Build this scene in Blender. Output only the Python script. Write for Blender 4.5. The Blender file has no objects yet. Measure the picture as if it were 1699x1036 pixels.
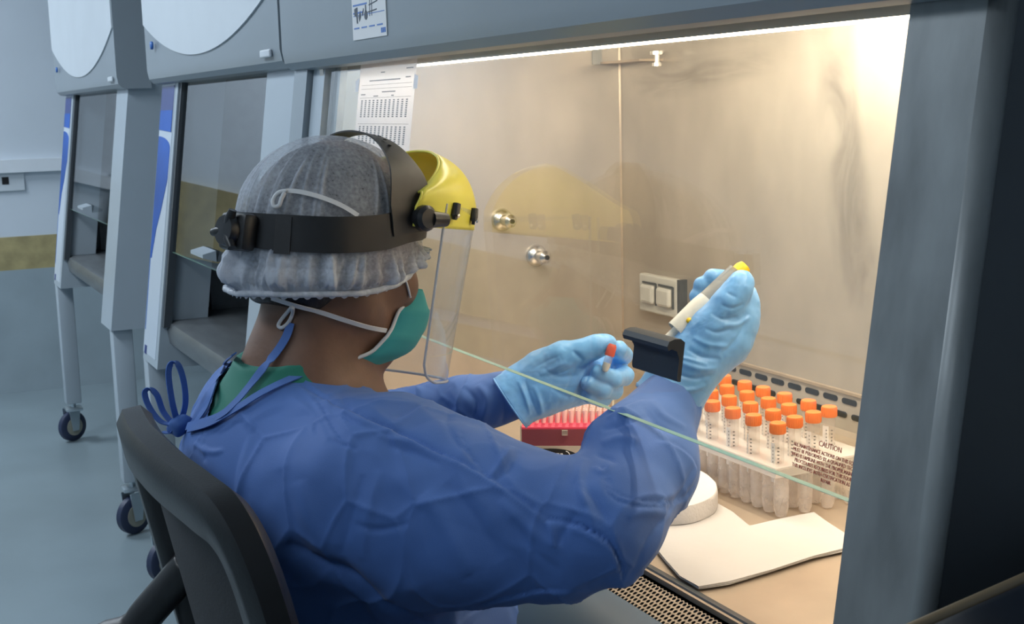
import bpy, bmesh, math, random
import numpy as np
from mathutils import Vector, Matrix
random.seed(7); np.random.seed(7)
C = bpy.context.scene.collection
# ---------------- camera ----------------
F_PX = 2186.0
_a = np.array([1082.0, 318.0, -2186.0]); _a /= np.linalg.norm(_a)      # world X seen in the camera (right, down, forward)
_z = -np.array([369.0, 13768.0, 2186.0]); _z -= _z.dot(_a)*_a; _z /= np.linalg.norm(_z)
_y = np.cross(_z, _a); _y /= np.linalg.norm(_y)
if _y[2] < 0: _y = -_y
AX = np.array([_a, _y, _z])                # rows: world axes in camera coords
CAM = np.array([0.0, 0.0, 1.30])
def at(px, py, X=None, Y=None, Z=None, t=None):
    d = AX @ np.array([px-849.5, py-518.0, F_PX])
    if X is not None: t = (X-CAM[0])/d[0]
    elif Y is not None: t = (Y-CAM[1])/d[1]
    elif Z is not None: t = (Z-CAM[2])/d[2]
    return CAM + d*t
def proj(p):
    p = np.atleast_2d(np.asarray(p, float))
    c = (p-CAM) @ AX
    return np.stack([849.5+F_PX*c[:,0]/c[:,2], 518+F_PX*c[:,1]/c[:,2], c[:,2]], 1)
cam_d = bpy.data.cameras.new('camera'); cam = bpy.data.objects.new('camera', cam_d); C.objects.link(cam)
right = AX[:,0]; down = AX[:,1]; fwd = AX[:,2]
M = Matrix.Identity(4)
for i in range(3):
    M[i][0] = right[i]; M[i][1] = -down[i]; M[i][2] = -fwd[i]; M[i][3] = CAM[i]
cam.matrix_world = M
cam_d.sensor_width = 36; cam_d.sensor_fit = 'HORIZONTAL'; cam_d.lens = F_PX/1699*36
cam_d.clip_start = 0.05; cam_d.clip_end = 60
cam_d.dof.use_dof = True; cam_d.dof.focus_distance = 1.5; cam_d.dof.aperture_fstop = 26.0
bpy.context.scene.camera = cam
sc = bpy.context.scene
sc.view_settings.view_transform = 'Standard'; sc.view_settings.look = 'None'
sc.view_settings.gamma = 1; sc.view_settings.use_curve_mapping = False
sc.view_settings.exposure = 0.0
try:
    sc.cycles.transparent_max_bounces = 40; sc.cycles.max_bounces = 14
    sc.cycles.glossy_bounces = 6; sc.cycles.sample_clamp_indirect = 6
except Exception: pass
w = bpy.data.worlds.new('world'); sc.world = w; w.use_nodes = True
w.node_tree.nodes['Background'].inputs[0].default_value = (.55,.65,.8,1)
w.node_tree.nodes['Background'].inputs[1].default_value = 0.05
ROOM_L = 15.0        # ceiling panels
FILL_L = 10.5        # added area lamp inside the lit cabinet
def area(name, loc, rot, sx, sy, energy, col):
    l = bpy.data.lights.new(name, 'AREA'); l.shape = 'RECTANGLE'; l.size = sx; l.size_y = sy
    l.energy = energy; l.color = col
    o = bpy.data.objects.new(name, l); C.objects.link(o); o.location = loc; o.rotation_euler = rot
    return o
CEIL = 2.75
LIGHTS = [(-5.6,-.9),(-3.2,-.9),(-1.0,-1.3),(1.2,-1.6)]
for i,(lx,ly) in enumerate(LIGHTS):
    area('ceiling_lamp_light', (lx,ly,CEIL-.06), (0,0,0), 1.15,.55, ROOM_L*(3.5,2.5,1.1,.8)[i], (.80,.90,1.0))
area('cabinet_fill_light', (-1.28,.98,1.41), (math.radians(42),0,0), 1.02,.05, FILL_L, (1.0,.86,.66))  # extra lamp apart from the tube mesh, tilted to brighten the back wall

# ---------------- materials ----------------
def new_mat(name):
    m = bpy.data.materials.new(name); m.use_nodes = True
    return m, m.node_tree, m.node_tree.nodes['Principled BSDF']
def setp(b, **k):
    names = dict(col='Base Color', rough='Roughness', metal='Metallic', spec='Specular IOR Level', trans='Transmission Weight', alpha='Alpha', ior='IOR', sheen='Sheen Weight', coat='Coat Weight', sss='Subsurface Weight', aniso='Anisotropic')
    for a, v in k.items():
        n = names[a]
        if n in b.inputs: b.inputs[n].default_value = (*v, 1) if a == 'col' else v
def pm(name, col, rough=.5, metal=0.0, spec=.5, var=.06, scale=6.0, bump=0.0, bscale=60.0, stretch=None, col2=None, sheen=0.0, sss=0.0, dist=.002):
    """principled with slight procedural variation of colour / roughness and optional bump"""
    m, nt, b = new_mat(name); setp(b, col=col, rough=rough, metal=metal, spec=spec, sheen=sheen)
    if sss:
        b.inputs['Subsurface Weight'].default_value = sss; b.inputs['Subsurface Radius'].default_value = (.01,.004,.002)
    tc = nt.nodes.new('ShaderNodeTexCoord'); mp = nt.nodes.new('ShaderNodeMapping'); nt.links.new(tc.outputs['Object'], mp.inputs[0])
    if stretch: mp.inputs['Scale'].default_value = stretch
    n = nt.nodes.new('ShaderNodeTexNoise'); n.inputs['Scale'].default_value = scale; n.inputs['Detail'].default_value = 5
    nt.links.new(mp.outputs[0], n.inputs['Vector'])
    r = nt.nodes.new('ShaderNodeValToRGB')
    c2 = col2 or tuple(min(1, c*(1+var*2)) for c in col); c1 = tuple(c*(1-var*2) for c in col) if not col2 else col
    r.color_ramp.elements[0].position = .3; r.color_ramp.elements[1].position = .7
    r.color_ramp.elements[0].color = (*c1,1); r.color_ramp.elements[1].color = (*c2,1)
    nt.links.new(n.outputs['Fac'], r.inputs[0]); nt.links.new(r.outputs[0], b.inputs['Base Color'])
    if bump:
        n2 = nt.nodes.new('ShaderNodeTexNoise'); n2.inputs['Scale'].default_value = bscale; n2.inputs['Detail'].default_value = 3
        nt.links.new(mp.outputs[0], n2.inputs['Vector'])
        bp = nt.nodes.new('ShaderNodeBump'); bp.inputs['Strength'].default_value = bump; bp.inputs['Distance'].default_value = dist
        nt.links.new(n2.outputs['Fac'], bp.inputs['Height']); nt.links.new(bp.outputs[0], b.inputs['Normal'])
    return m
def clear(name, tint=(1,1,1), haze=0.0, hazecol=(.9,.9,.9), ior=1.5, gloss_rough=0.02, noise=0.0, nscale=40):
    """thin clear sheet: see-through with fresnel reflection and a little diffuse haze"""
    m, nt, b = new_mat(name); nt.nodes.remove(b); out = nt.nodes['Material Output']
    t = nt.nodes.new('ShaderNodeBsdfTransparent'); t.inputs[0].default_value = (*tint,1)
    g = nt.nodes.new('ShaderNodeBsdfGlossy'); g.inputs['Roughness'].default_value = gloss_rough
    f = nt.nodes.new('ShaderNodeFresnel'); f.inputs[0].default_value = ior
    ge = nt.nodes.new('ShaderNodeNewGeometry'); mi = nt.nodes.new('ShaderNodeMapRange'); mi.inputs[3].default_value = ior; mi.inputs[4].default_value = 1/ior
    nt.links.new(ge.outputs['Backfacing'], mi.inputs[0]); nt.links.new(mi.outputs[0], f.inputs[0])
    mx = nt.nodes.new('ShaderNodeMixShader'); nt.links.new(f.outputs[0], mx.inputs[0]); nt.links.new(t.outputs[0], mx.inputs[1]); nt.links.new(g.outputs[0], mx.inputs[2])
    last = mx
    if haze > 0:
        d = nt.nodes.new('ShaderNodeBsdfDiffuse'); d.inputs[0].default_value = (*hazecol,1)
        m2 = nt.nodes.new('ShaderNodeMixShader'); m2.inputs[0].default_value = haze
        nt.links.new(mx.outputs[0], m2.inputs[1]); nt.links.new(d.outputs[0], m2.inputs[2]); last = m2
        if noise:
            tc = nt.nodes.new('ShaderNodeTexCoord'); n = nt.nodes.new('ShaderNodeTexNoise'); n.inputs['Scale'].default_value = nscale; n.inputs['Detail'].default_value = 6
            nt.links.new(tc.outputs['Object'], n.inputs['Vector'])
            mr = nt.nodes.new('ShaderNodeMapRange'); mr.inputs[1].default_value = .35; mr.inputs[2].default_value = .7
            mr.inputs[3].default_value = max(0, haze-noise); mr.inputs[4].default_value = min(1, haze+noise)
            nt.links.new(n.outputs['Fac'], mr.inputs[0]); nt.links.new(mr.outputs[0], m2.inputs[0])
    nt.links.new(last.outputs[0], out.inputs[0])
    return m
def emis(name, col, st):
    m, nt, b = new_mat(name); setp(b, col=col)
    b.inputs['Emission Color'].default_value = (*col,1); b.inputs['Emission Strength'].default_value = st
    return m
MT = dict(
 wall=pm('wall_paint', (.62,.68,.74), .6, var=.02, scale=2), band=pm('tan_band_paint', (.40,.33,.16), .55, var=.10, scale=14),
 lower=pm('lower_wall_vinyl', (.33,.40,.44), .4, var=.03), ledge=pm('white_trunking', (.75,.79,.83), .4, var=.02),
 floor=pm('grey_vinyl_floor', (.225,.285,.315), .32, var=.04, scale=3, bump=.05, bscale=120), ceil=pm('ceiling_paint', (.7,.72,.74), .8, var=.02),
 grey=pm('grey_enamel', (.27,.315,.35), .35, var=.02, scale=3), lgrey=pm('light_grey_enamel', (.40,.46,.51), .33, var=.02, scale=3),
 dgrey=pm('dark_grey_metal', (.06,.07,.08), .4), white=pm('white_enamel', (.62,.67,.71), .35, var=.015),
 steelf=pm('brushed_steel_column', (.225,.245,.25), .42, metal=.3, var=.13, scale=7, stretch=(3,3,1)),
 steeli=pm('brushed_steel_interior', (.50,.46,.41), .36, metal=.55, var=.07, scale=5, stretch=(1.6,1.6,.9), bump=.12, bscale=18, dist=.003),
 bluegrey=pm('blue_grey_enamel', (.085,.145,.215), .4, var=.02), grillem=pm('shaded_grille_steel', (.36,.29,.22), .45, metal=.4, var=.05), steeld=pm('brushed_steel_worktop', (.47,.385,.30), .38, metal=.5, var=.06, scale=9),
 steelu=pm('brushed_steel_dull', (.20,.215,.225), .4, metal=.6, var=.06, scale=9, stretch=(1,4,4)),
 chrome=pm('polished_metal', (.75,.74,.71), .26, metal=1, var=.01), zinc=pm('zinc_plated_steel', (.55,.62,.66), .28, metal=.8, var=.04),
 handle=pm('dark_slate_plastic', (.022,.029,.038), .45), black=pm('black_plastic', (.012,.013,.015), .42, var=.1), blackm=pm('black_mesh_fabric', (.010,.011,.014), .8, var=.2, bump=.3, bscale=400),
 rubber=pm('dark_blue_rubber', (.02,.03,.07), .5), hub=pm('tan_wheel_hub', (.33,.32,.26), .5), brass=pm('brass', (.45,.36,.2), .3, metal=.9),
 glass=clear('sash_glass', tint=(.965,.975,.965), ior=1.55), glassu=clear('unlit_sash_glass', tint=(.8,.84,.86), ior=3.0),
 edge=pm('green_glass_edge', (.30,.50,.40), .25), red=pm('red_print', (.36,.06,.05), .5),
 blue=pm('blue_decal', (.003,.075,.36), .5, var=.2, scale=3), blued=pm('dark_blue_decal', (.01,.03,.20), .35), bluel=pm('blue_line_decal', (.05,.18,.55), .4),
 decal=pm('white_decal', (.55,.62,.70), .35, var=.01), hole=pm('dark_hole', (.006,.006,.007), .7), outlet=pm('grey_outlet_cover', (.50,.50,.47), .4),
 paper=pm('white_paper', (.78,.79,.80), .7, var=.01), ink=pm('dark_print', (.10,.12,.15), .7), tape=clear('translucent_tape', haze=.6),
)
# ---------------- object helpers ----------------
def link(o, parent=None):
    C.objects.link(o)
    if parent is not None: o.parent = parent
    return o
def root_loc(p):
    v = Vector((0,0,0))
    while p is not None: v = v + Vector(p.location); p = p.parent
    return v
def tag(o, label, cat, group=None, kind=None):
    o['label'] = label; o['category'] = cat
    if group: o['group'] = group
    if kind: o['kind'] = kind
    return o
def thing(name, label, cat, loc=(0,0,0), group=None):
    o = bpy.data.objects.new(name, None); o.location = loc; o.empty_display_size = .05; link(o)
    return tag(o, label, cat, group)
def mesh(name, vs, fs, mat, parent=None, smooth=False, sharp=None, loc=None, label=None):
    """world-space vertices -> one mesh object"""
    me = bpy.data.meshes.new(name)
    vs = np.asarray(vs, dtype=float); off = root_loc(parent)
    o = bpy.data.objects.new(name, me)
    if parent is None:
        l = Vector(loc) if loc is not None else Vector((float(vs[:,0].mean()), float(vs[:,1].mean()), float(vs[:,2].min())))
        o.location = l; off = l
    vs = vs - np.array(off)
    me.from_pydata(vs.tolist(), [], [tuple(int(i) for i in f) for f in fs])
    mats = mat if isinstance(mat, (list, tuple)) else [mat]
    for m in mats: me.materials.append(m)
    bm = bmesh.new(); bm.from_mesh(me); bmesh.ops.recalc_face_normals(bm, faces=bm.faces); bm.to_mesh(me); bm.free()
    if smooth:
        me.polygons.foreach_set('use_smooth', [True]*len(me.polygons))
        if sharp: me.set_sharp_from_angle(angle=math.radians(sharp))
    me.update()
    if label: o['label'] = label
    return link(o, parent)
class MB:
    def __init__(s): s.v = []; s.f = []
    def add(s, vs, fs):
        n = len(s.v); s.v += [tuple(map(float, v)) for v in vs]; s.f += [tuple(i+n for i in f) for f in fs]; return s
    def box(s, a, b):
        x0,y0,z0 = [min(a[i],b[i]) for i in range(3)]; x1,y1,z1 = [max(a[i],b[i]) for i in range(3)]
        return s.add([(x0,y0,z0),(x1,y0,z0),(x1,y1,z0),(x0,y1,z0),(x0,y0,z1),(x1,y0,z1),(x1,y1,z1),(x0,y1,z1)],
              [(0,3,2,1),(4,5,6,7),(0,1,5,4),(1,2,6,5),(2,3,7,6),(3,0,4,7)])
    def rbox(s, a, b, r=.004, seg=2):
        bm = bmesh.new(); bmesh.ops.create_cube(bm, size=1)
        c = [(a[i]+b[i])/2 for i in range(3)]; d = [abs(b[i]-a[i]) for i in range(3)]
        for v in bm.verts: v.co = Vector((c[0]+v.co.x*d[0], c[1]+v.co.y*d[1], c[2]+v.co.z*d[2]))
        bmesh.ops.bevel(bm, geom=list(bm.edges), offset=min(r, min(d)*.49), segments=seg, affect='EDGES', profile=.5)
        bm.verts.index_update(); s.add([v.co for v in bm.verts], [[v.index for v in f.verts] for f in bm.faces]); bm.free(); return s
    def prismx(s, prof, x0, x1):            # prof: (y,z) list
        n = len(prof); vs = [(x0,y,z) for y,z in prof]+[(x1,y,z) for y,z in prof]
        fs = [(i,(i+1)%n,(i+1)%n+n,i+n) for i in range(n)] + [tuple(range(n)), tuple(range(2*n-1,n-1,-1))]
        return s.add(vs, fs)
    def prismz(s, prof, z0, z1):
        n = len(prof); vs = [(x,y,z0) for x,y in prof]+[(x,y,z1) for x,y in prof]
        fs = [(i,(i+1)%n,(i+1)%n+n,i+n) for i in range(n)] + [tuple(range(n)), tuple(range(2*n-1,n-1,-1))]
        return s.add(vs, fs)
    def prism(s, pts, d):                   # planar loop of 3-D points pushed by vector d
        n = len(pts); pts = [np.array(p, float) for p in pts]; d = np.array(d, float)
        vs = pts+[p+d for p in pts]; fs = [(i,(i+1)%n,(i+1)%n+n,i+n) for i in range(n)] + [tuple(range(n)), tuple(range(2*n-1,n-1,-1))]
        return s.add(vs, fs)
    def tube(s, pts, r, seg=10, caps=True, closed=False):
        pts = [np.array(p, float) for p in pts]; n = len(pts)
        rs = r if hasattr(r, '__len__') else [r]*n
        base = len(s.v); up = None; rings = []
        for i, p in enumerate(pts):
            if closed: t = pts[(i+1)%n]-pts[i-1]
            else: t = pts[min(i+1,n-1)]-pts[max(i-1,0)]
            t = t/(np.linalg.norm(t)+1e-9)
            if up is None: up = np.cross(t, [0,0,1.0]) if abs(t[2]) < .9 else np.cross(t, [1.0,0,0])
            up = up-up.dot(t)*t; up /= np.linalg.norm(up)+1e-9; bn = np.cross(t, up)
            rings.append([p+rs[i]*(math.cos(a)*up+math.sin(a)*bn) for a in [2*math.pi*k/seg for k in range(seg)]])
        vs = [v for r_ in rings for v in r_]; fs = []
        for i in range(n if closed else n-1):
            j = (i+1)%n
            for k in range(seg):
                l = (k+1)%seg; fs.append((i*seg+k, i*seg+l, j*seg+l, j*seg+k))
        if caps and not closed: fs += [tuple(range(seg)), tuple((n-1)*seg+k for k in range(seg))]
        return s.add(vs, fs)
    def lathe(s, prof, c, ax=(0,0,1), seg=20):   # prof: (r,h)
        c = np.array(c, float); ax = np.array(ax, float); ax /= np.linalg.norm(ax)
        u = np.cross(ax, [0,0,1.0]) if abs(ax[2]) < .9 else np.array([1.0,0,0]); u /= np.linalg.norm(u); w_ = np.cross(ax, u)
        vs = []; fs = []; n = len(prof)
        for r_, h in prof:
            for k in range(seg):
                a = 2*math.pi*k/seg; vs.append(c+ax*h+max(r_,1e-5)*(math.cos(a)*u+math.sin(a)*w_))
        for i in range(n-1):
            for k in range(seg): l = (k+1)%seg; fs.append((i*seg+k, i*seg+l, (i+1)*seg+l, (i+1)*seg+k))
        fs += [tuple(range(seg)), tuple((n-1)*seg+k for k in range(seg))]
        return s.add(vs, fs)
    def build(s, name, mat, parent=None, smooth=False, sharp=None, loc=None, label=None):
        return mesh(name, s.v, s.f, mat, parent, smooth, sharp, loc, label)
def struct(o): o['kind'] = 'structure'; return o
def smoothpath(pts, n=8, closed=False):
    pts = [np.array(p, float) for p in pts]; out = []; N = len(pts)
    rng = range(N if closed else N-1)
    for i in rng:
        if closed: p0,p1,p2,p3 = pts[i-1],pts[i],pts[(i+1)%N],pts[(i+2)%N]
        else: p0 = pts[max(i-1,0)]; p1 = pts[i]; p2 = pts[i+1]; p3 = pts[min(i+2,N-1)]
        for k in range(n):
            t = k/n; out.append(.5*((2*p1)+(-p0+p2)*t+(2*p0-5*p1+4*p2-p3)*t*t+(-p0+3*p1-3*p2+p3)*t**3))
    if not closed: out.append(pts[-1])
    return out
def ribbon(name, pts, nrm, width, thick, mat, parent, n=8, label=None):
    """flat strap along pts; nrm gives the across-strap direction at each point (or one vector)"""
    P = smoothpath(pts, n); m = len(P)
    A = smoothpath(nrm, n) if hasattr(nrm[0], '__len__') else [np.array(nrm, float)]*m
    W = np.interp(np.linspace(0,1,m), np.linspace(0,1,len(width)), width) if hasattr(width, '__len__') else [width]*m
    vs = []; fs = []
    for i in range(m):
        t = P[min(i+1,m-1)]-P[max(i-1,0)]; t = t/(np.linalg.norm(t)+1e-9)
        a = A[i]-A[i].dot(t)*t; a /= np.linalg.norm(a)+1e-9; b = np.cross(t, a)
        for sx, sy in ((-1,-1),(1,-1),(1,1),(-1,1)): vs.append(P[i]+a*sx*W[i]/2+b*sy*thick/2)
    for i in range(m-1):
        for k in range(4): l = (k+1)%4; fs.append((i*4+k, i*4+l, i*4+4+l, i*4+4+k))
    fs += [(0,1,2,3), tuple((m-1)*4+k for k in range(4))]
    return mesh(name, vs, fs, mat, parent, True, 40, label=label)
def textmesh(name, lines, size, origin, ux, uy, mat, parent, spacing=1.35, align='CENTER', thick=.0002, xs=1.0):
    """lettering as a mesh, laid along ux (reading) and uy (up)"""
    cu = bpy.data.curves.new(name, 'FONT'); cu.body = lines; cu.size = size; cu.align_x = align; cu.space_line = spacing; cu.extrude = thick; cu.resolution_u = 2
    to = bpy.data.objects.new(name, cu); C.objects.link(to)
    dg = bpy.context.evaluated_depsgraph_get(); me = bpy.data.meshes.new_from_object(to.evaluated_get(dg))
    bpy.data.objects.remove(to)
    ux = np.array(ux, float); ux /= np.linalg.norm(ux); uy = np.array(uy, float); uy -= uy.dot(ux)*ux; uy /= np.linalg.norm(uy); uz = np.cross(ux, uy)
    off = np.array(root_loc(parent))
    for v in me.vertices:
        c = np.array(v.co); v.co = Vector(np.array(origin)+ux*c[0]*xs+uy*c[1]+uz*c[2]-off)
    me.materials.clear(); me.materials.append(mat)
    o = bpy.data.objects.new(name, me); return link(o, parent)
# ---------------- room ----------------
XL, XR, YB, YR = -6.56, 2.6, 1.62, -3.4
struct(MB().box((XL-.1,YR-.1,-.1),(XR+.1,YB+.1,0)).build('floor', MT['floor']))
struct(MB().box((XL-.1,YR-.1,CEIL),(XR+.1,YB+.1,CEIL+.1)).build('ceiling', MT['ceil']))
Zb0, Zb1 = at(40,447,X=XL)[2], at(40,392,X=XL)[2]
def wall(name, a, b, axis, s):
    """wall slab with a tan paint band and duller vinyl below it; s is the room-side sign"""
    w_ = struct(MB().box(a, b).build(name, MT['wall']))
    def strip(nm, z0, z1, th, m):
        lo = list(a); hi = list(b); lo[2] = z0; hi[2] = z1
        if s > 0: lo[axis] = b[axis]; hi[axis] = b[axis]+th
        else: hi[axis] = a[axis]; lo[axis] = a[axis]-th
        MB().box(lo, hi).build(nm, MT[m], w_)
    strip('paint_band', Zb0, Zb1, .004, 'band'); strip('lower_panel', .0, Zb0, .006, 'lower')
    strip('dado_ledge', Zb1+.30, Zb1+.36, .035, 'ledge')
wall('wall_left', (XL-.1,YR,0),(XL,YB,CEIL), 0, 1); wall('wall_right', (XR,YR,0),(XR+.1,YB,CEIL), 0, -1)
wall('wall_back', (XL,YB,0),(XR,YB+.1,CEIL), 1, -1); wall('wall_front', (XL,YR-.1,0),(XR,YR,CEIL), 1, 1)
MLAMP = emis('ceiling_diffuser', (.85,.93,1.0), 2.2)
for i,(lx,ly) in enumerate(LIGHTS):
    t = thing('ceiling_light', 'flat ceiling light panel in white frame, '+['above the far end of the room','above the middle cabinets','above the seated worker','behind the camera'][i], 'light', (lx,ly,CEIL))
    MB().box((lx-.62,ly-.32,CEIL-.05),(lx+.62,ly-.29,CEIL)).box((lx-.62,ly+.29,CEIL-.05),(lx+.62,ly+.32,CEIL)).box((lx-.62,ly-.3,CEIL-.05),(lx-.59,ly+.3,CEIL)).box((lx+.59,ly-.3,CEIL-.05),(lx+.62,ly+.3,CEIL)).build('frame', MT['white'], t)
    MB().box((lx-.58,ly-.28,CEIL-.03),(lx+.58,ly+.28,CEIL-.02)).build('diffuser', MLAMP, t)
struct(MB().box((XL,-2.6,.80),(XL+.04,.30,1.16)).build('reflection_panel_1', MT['band']))  # added tan panel out of view, there to be reflected in the unlit glass
# wall outlet on the far wall
p = at(12,298,X=XL)
t = thing('wall_socket', 'white wall socket plate on the far left wall under the ledge', 'socket', (XL+.0,p[1],p[2]-.05))
MB().rbox((XL,p[1]-.085,p[2]-.055),(XL+.012,p[1]+.075,p[2]+.055),.004).build('cover_plate', MT['white'], t)
MB().box((XL+.012,p[1]-.025,p[2]-.022),(XL+.014,p[1]+.005,p[2]+.012)).build('socket_hole', MT['hole'], t)

# ---------------- near cabinet ----------------
ZT = 1.362; TAN = .14
def yf(z): return .723-TAN*(ZT-z)
XWL, XWR, YBK, ZWS = -2.20, -.745, 1.309, .78
XO = -.785
sl = np.array([0, TAN, 1.0]); sl /= np.linalg.norm(sl)      # up along the sloped front
sn = np.array([0, -1.0, TAN]); sn /= np.linalg.norm(sn)     # outward normal of it
cab = thing('biosafety_cabinet', 'lit stainless biosafety cabinet at which the person works', 'cabinet', (-1.47,1.0,0))
XOL = at(470,125,Y=.69)[0]; XOR = at(1655,60,Y=.72)[0]
YH = .69
# fascia with rounded lower lip
ZF = at(700,93,Y=YH)[2]
prof = [(YH,2.25),(YH,ZF+.035),(YH+.004,ZF+.014),(YH+.014,ZF+.003),(YH+.028,ZF),(YH+.075,ZF+.004),(YH+.075,ZF+.05),(YH+.10,ZF+.05),(YH+.10,2.25)]
MB().prismx(prof, XOL, XOR).build('fascia', MT['grey'], cab, True, 30)
MB().box((XOL,YH+.101,1.43),(XOR,1.55,2.25)).build('canopy', MT['grey'], cab)
# interior liner
MB().box((XWL-.02,.72,ZWS-.12),(XWL,YBK,1.45)).build('left_wall', MT['steeli'], cab)
MB().box((XWR,.74,ZWS-.12),(XWR+.02,YBK,1.45)).build('right_wall', MT['steeli'], cab)
MB().box((XWL,YBK,ZWS-.12),(XWR,YBK+.02,1.45)).build('back_wall', MT['steeli'], cab)
MB().box((XWL,.80,1.428),(XWR,YBK,1.438)).build('diffuser_ceiling', MT['steeli'], cab)
# lip in front of the tube
ZLP = at(1000,76,Y=.764)[2]
MB().prismx([(.762,ZLP),(.764,ZLP),(.764,1.44),(.762,1.44)], XWL, XWR).build('lamp_lip', MT['steeli'], cab)
MB().lathe([(.013,0),(.013,XWR-XWL-.15)], (XWL+.10,.785,at(1000,81,Y=.785)[2]+.013), (1,0,0), 16).build('fluorescent_tube', emis('warm_tube_glow', (1.0,.86,.66), 20.0), cab, True)
# corner fillet
MB().prismz([(XWL,YBK),(XWL+.0025,YBK),(XWL,YBK-.0035)], ZWS, 1.428).build('corner_seam', MT['steeld'], cab)
# worktop, front grille and armrest
yg0, yg1 = .700, .742
MB().box((XWL,yg1,ZWS-.01),(XWR,YBK,ZWS)).build('work_surface', MT['steeld'], cab)
YRL = yg1
MB().prismx([(.742,ZWS-.006),(.747,ZWS+.002),(.753,ZWS+.002),(.757,ZWS),(.757,ZWS-.02),(.742,ZWS-.02)], XWL, XWR).build('tray_rim', MT['dgrey'], cab, True, 30)
# perforated grille : real slots cut into a slab
def grille():
    """sheet with hexagonal holes, gently curved down at the front"""
    vs = []; fs = []; holes = []
    pitch = .0068; rad = .0025; rows = int((yg1-yg0-.002)/(pitch*.866)); x0, x1 = -1.90, XWR
    cols = int((x1-x0)/pitch)
    def zc(y):
        u = (y-yg0)/(yg1-yg0); return ZWS-.004-.018*(1-u)
    mb = MB()
    for r in range(rows):
        yc = yg0+.004+r*pitch*.866
        for c in range(cols):
            xc = x0+(c+.5*(r%2))*pitch
            ring = []; hexo = []
            for k in range(6):
                a = math.pi/6+k*math.pi/3
                hexo.append((xc+pitch/math.sqrt(3)*math.cos(a), yc+pitch/math.sqrt(3)*math.sin(a)))
                ring.append((xc+rad*math.cos(a), yc+rad*math.sin(a)))
            V = [(x,y,zc(y)) for x,y in hexo]+[(x,y,zc(y)) for x,y in ring]
            mb.add(V, [(k,(k+1)%6,(k+1)%6+6,k+6) for k in range(6)])
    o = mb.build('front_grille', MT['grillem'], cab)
    o['label'] = 'perforated steel front grille'
grille()
MB().prismx([(yg0,ZWS-.034),(yg1,ZWS-.004),(yg1,ZWS-.09),(yg0,ZWS-.09)], XWL, XWR).build('grille_well', MT['hole'], cab) if False else MB().box((XWL,yg0,ZWS-.10),(XWR,yg1,ZWS-.06)).build('grille_well', MT['hole'], cab)
# blue-grey front sill below the opening
MB().prismx([(yg0+.002,ZWS-.020),(yg0-.012,ZWS-.022),(yg0-.070,ZWS-.044),(yg0-.110,ZWS-.085),(yg0-.125,ZWS-.185),(yg0+.002,ZWS-.185)], XOL, XOR).build('front_sill', MT['bluegrey'], cab, True, 35)
MB().box((XOL,yg0-.05,ZWS-.185),(XOR,1.5,ZWS-.13)).build('plenum_body', MT['grey'], cab)
# side columns (front)
def column(parent, x0, x1, z0, z1, m, th=.05, off=0.0, name='front_column'):
    P = [np.array([x, yf(z)+off, z]) for x, z in ((x0,z0),(x1,z0),(x1,z1),(x0,z1))]
    o = MB().prism(P, (0,th,0)).build(name, m, parent); return o
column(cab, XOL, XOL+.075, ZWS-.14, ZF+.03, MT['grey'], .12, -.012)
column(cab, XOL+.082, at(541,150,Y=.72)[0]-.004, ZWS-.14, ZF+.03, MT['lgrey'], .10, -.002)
xt0, xt1 = at(535,200,Y=.71)[0], at(544,200,Y=.71)[0]
MB().prism([np.array([x_, yf(z_)+.014, z_]) for x_, z_ in ((xt0,ZWS),(xt1,ZWS),(xt1,ZF+.03),(xt0,ZF+.03))], (0,.012,0)).build('track_strip', MT['steelf'], cab)
column(cab, XO, XOR-.012, ZWS-.30, ZF+.06, MT['steelf'], .05, 0)
# rounded outer edge and right side panel
MB().tube([np.array([XOR-.012,yf(z)+.012,z]) for z in (ZWS-.30,ZF+.06)], .012, 16).build('column_edge', MT['steelf'], cab, True)
P = [np.array([XOR-.004, yf(ZWS-.30)+.015, ZWS-.30]), np.array([XOR-.004, yf(ZF+.06)+.015, ZF+.06]), np.array([XOR-.004,1.5,ZF+.06]), np.array([XOR-.004,1.5,ZWS-.30])]
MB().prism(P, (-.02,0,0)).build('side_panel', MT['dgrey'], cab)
P = [np.array([XOL+.004, yf(ZWS-.30)+.015, ZWS-.30]), np.array([XOL+.004, yf(ZF+.06)+.015, ZF+.06]), np.array([XOL+.004,1.5,ZF+.06]), np.array([XOL+.004,1.5,ZWS-.30])]
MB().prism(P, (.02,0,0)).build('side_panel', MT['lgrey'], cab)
# stand
for x in (XOL+.06, XOR-.06):
    for y in (.70, 1.42):
        MB().box((x-.025,y-.025,.0),(x+.025,y+.025,ZWS-.185)).build('leg', MT['lgrey'], cab)
# back wall: exhaust slots along the bottom
def slots():
    mb = MB(); 
    for r, (dz, ph) in enumerate(((.058,0.0),(.036,.5))):
        x = XWL+.05+ph*.044
        while x < XWR-.03:
            n = 8; pts = []
            for k in range(n+1): a = math.pi/2+math.pi*k/n; pts.append((x-.012+.0045*math.cos(a), dz+.0045*math.sin(a)))
            for k in range(n+1): a = -math.pi/2+math.pi*k/n; pts.append((x+.012+.0045*math.cos(a), dz+.0045*math.sin(a)))
            mb.prism([np.array([px,YBK-.0015,ZWS+pz]) for px,pz in pts], (0,.003,0)); x += .044
    mb.build('exhaust_slots', MT['hole'], cab)
slots()
MB().prismx([(YBK,ZWS+.075),(YBK-.004,ZWS+.074),(YBK-.004,ZWS+.070),(YBK,ZWS+.069)], XWL, XWR).build('baffle_seam', MT['steeld'], cab)
MB().prismx([(YBK,ZWS),(YBK-.012,ZWS),(YBK-.004,ZWS+.004),(YBK,ZWS+.012)], XWL, XWR).build('rear_cove', MT['steeld'], cab)
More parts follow.
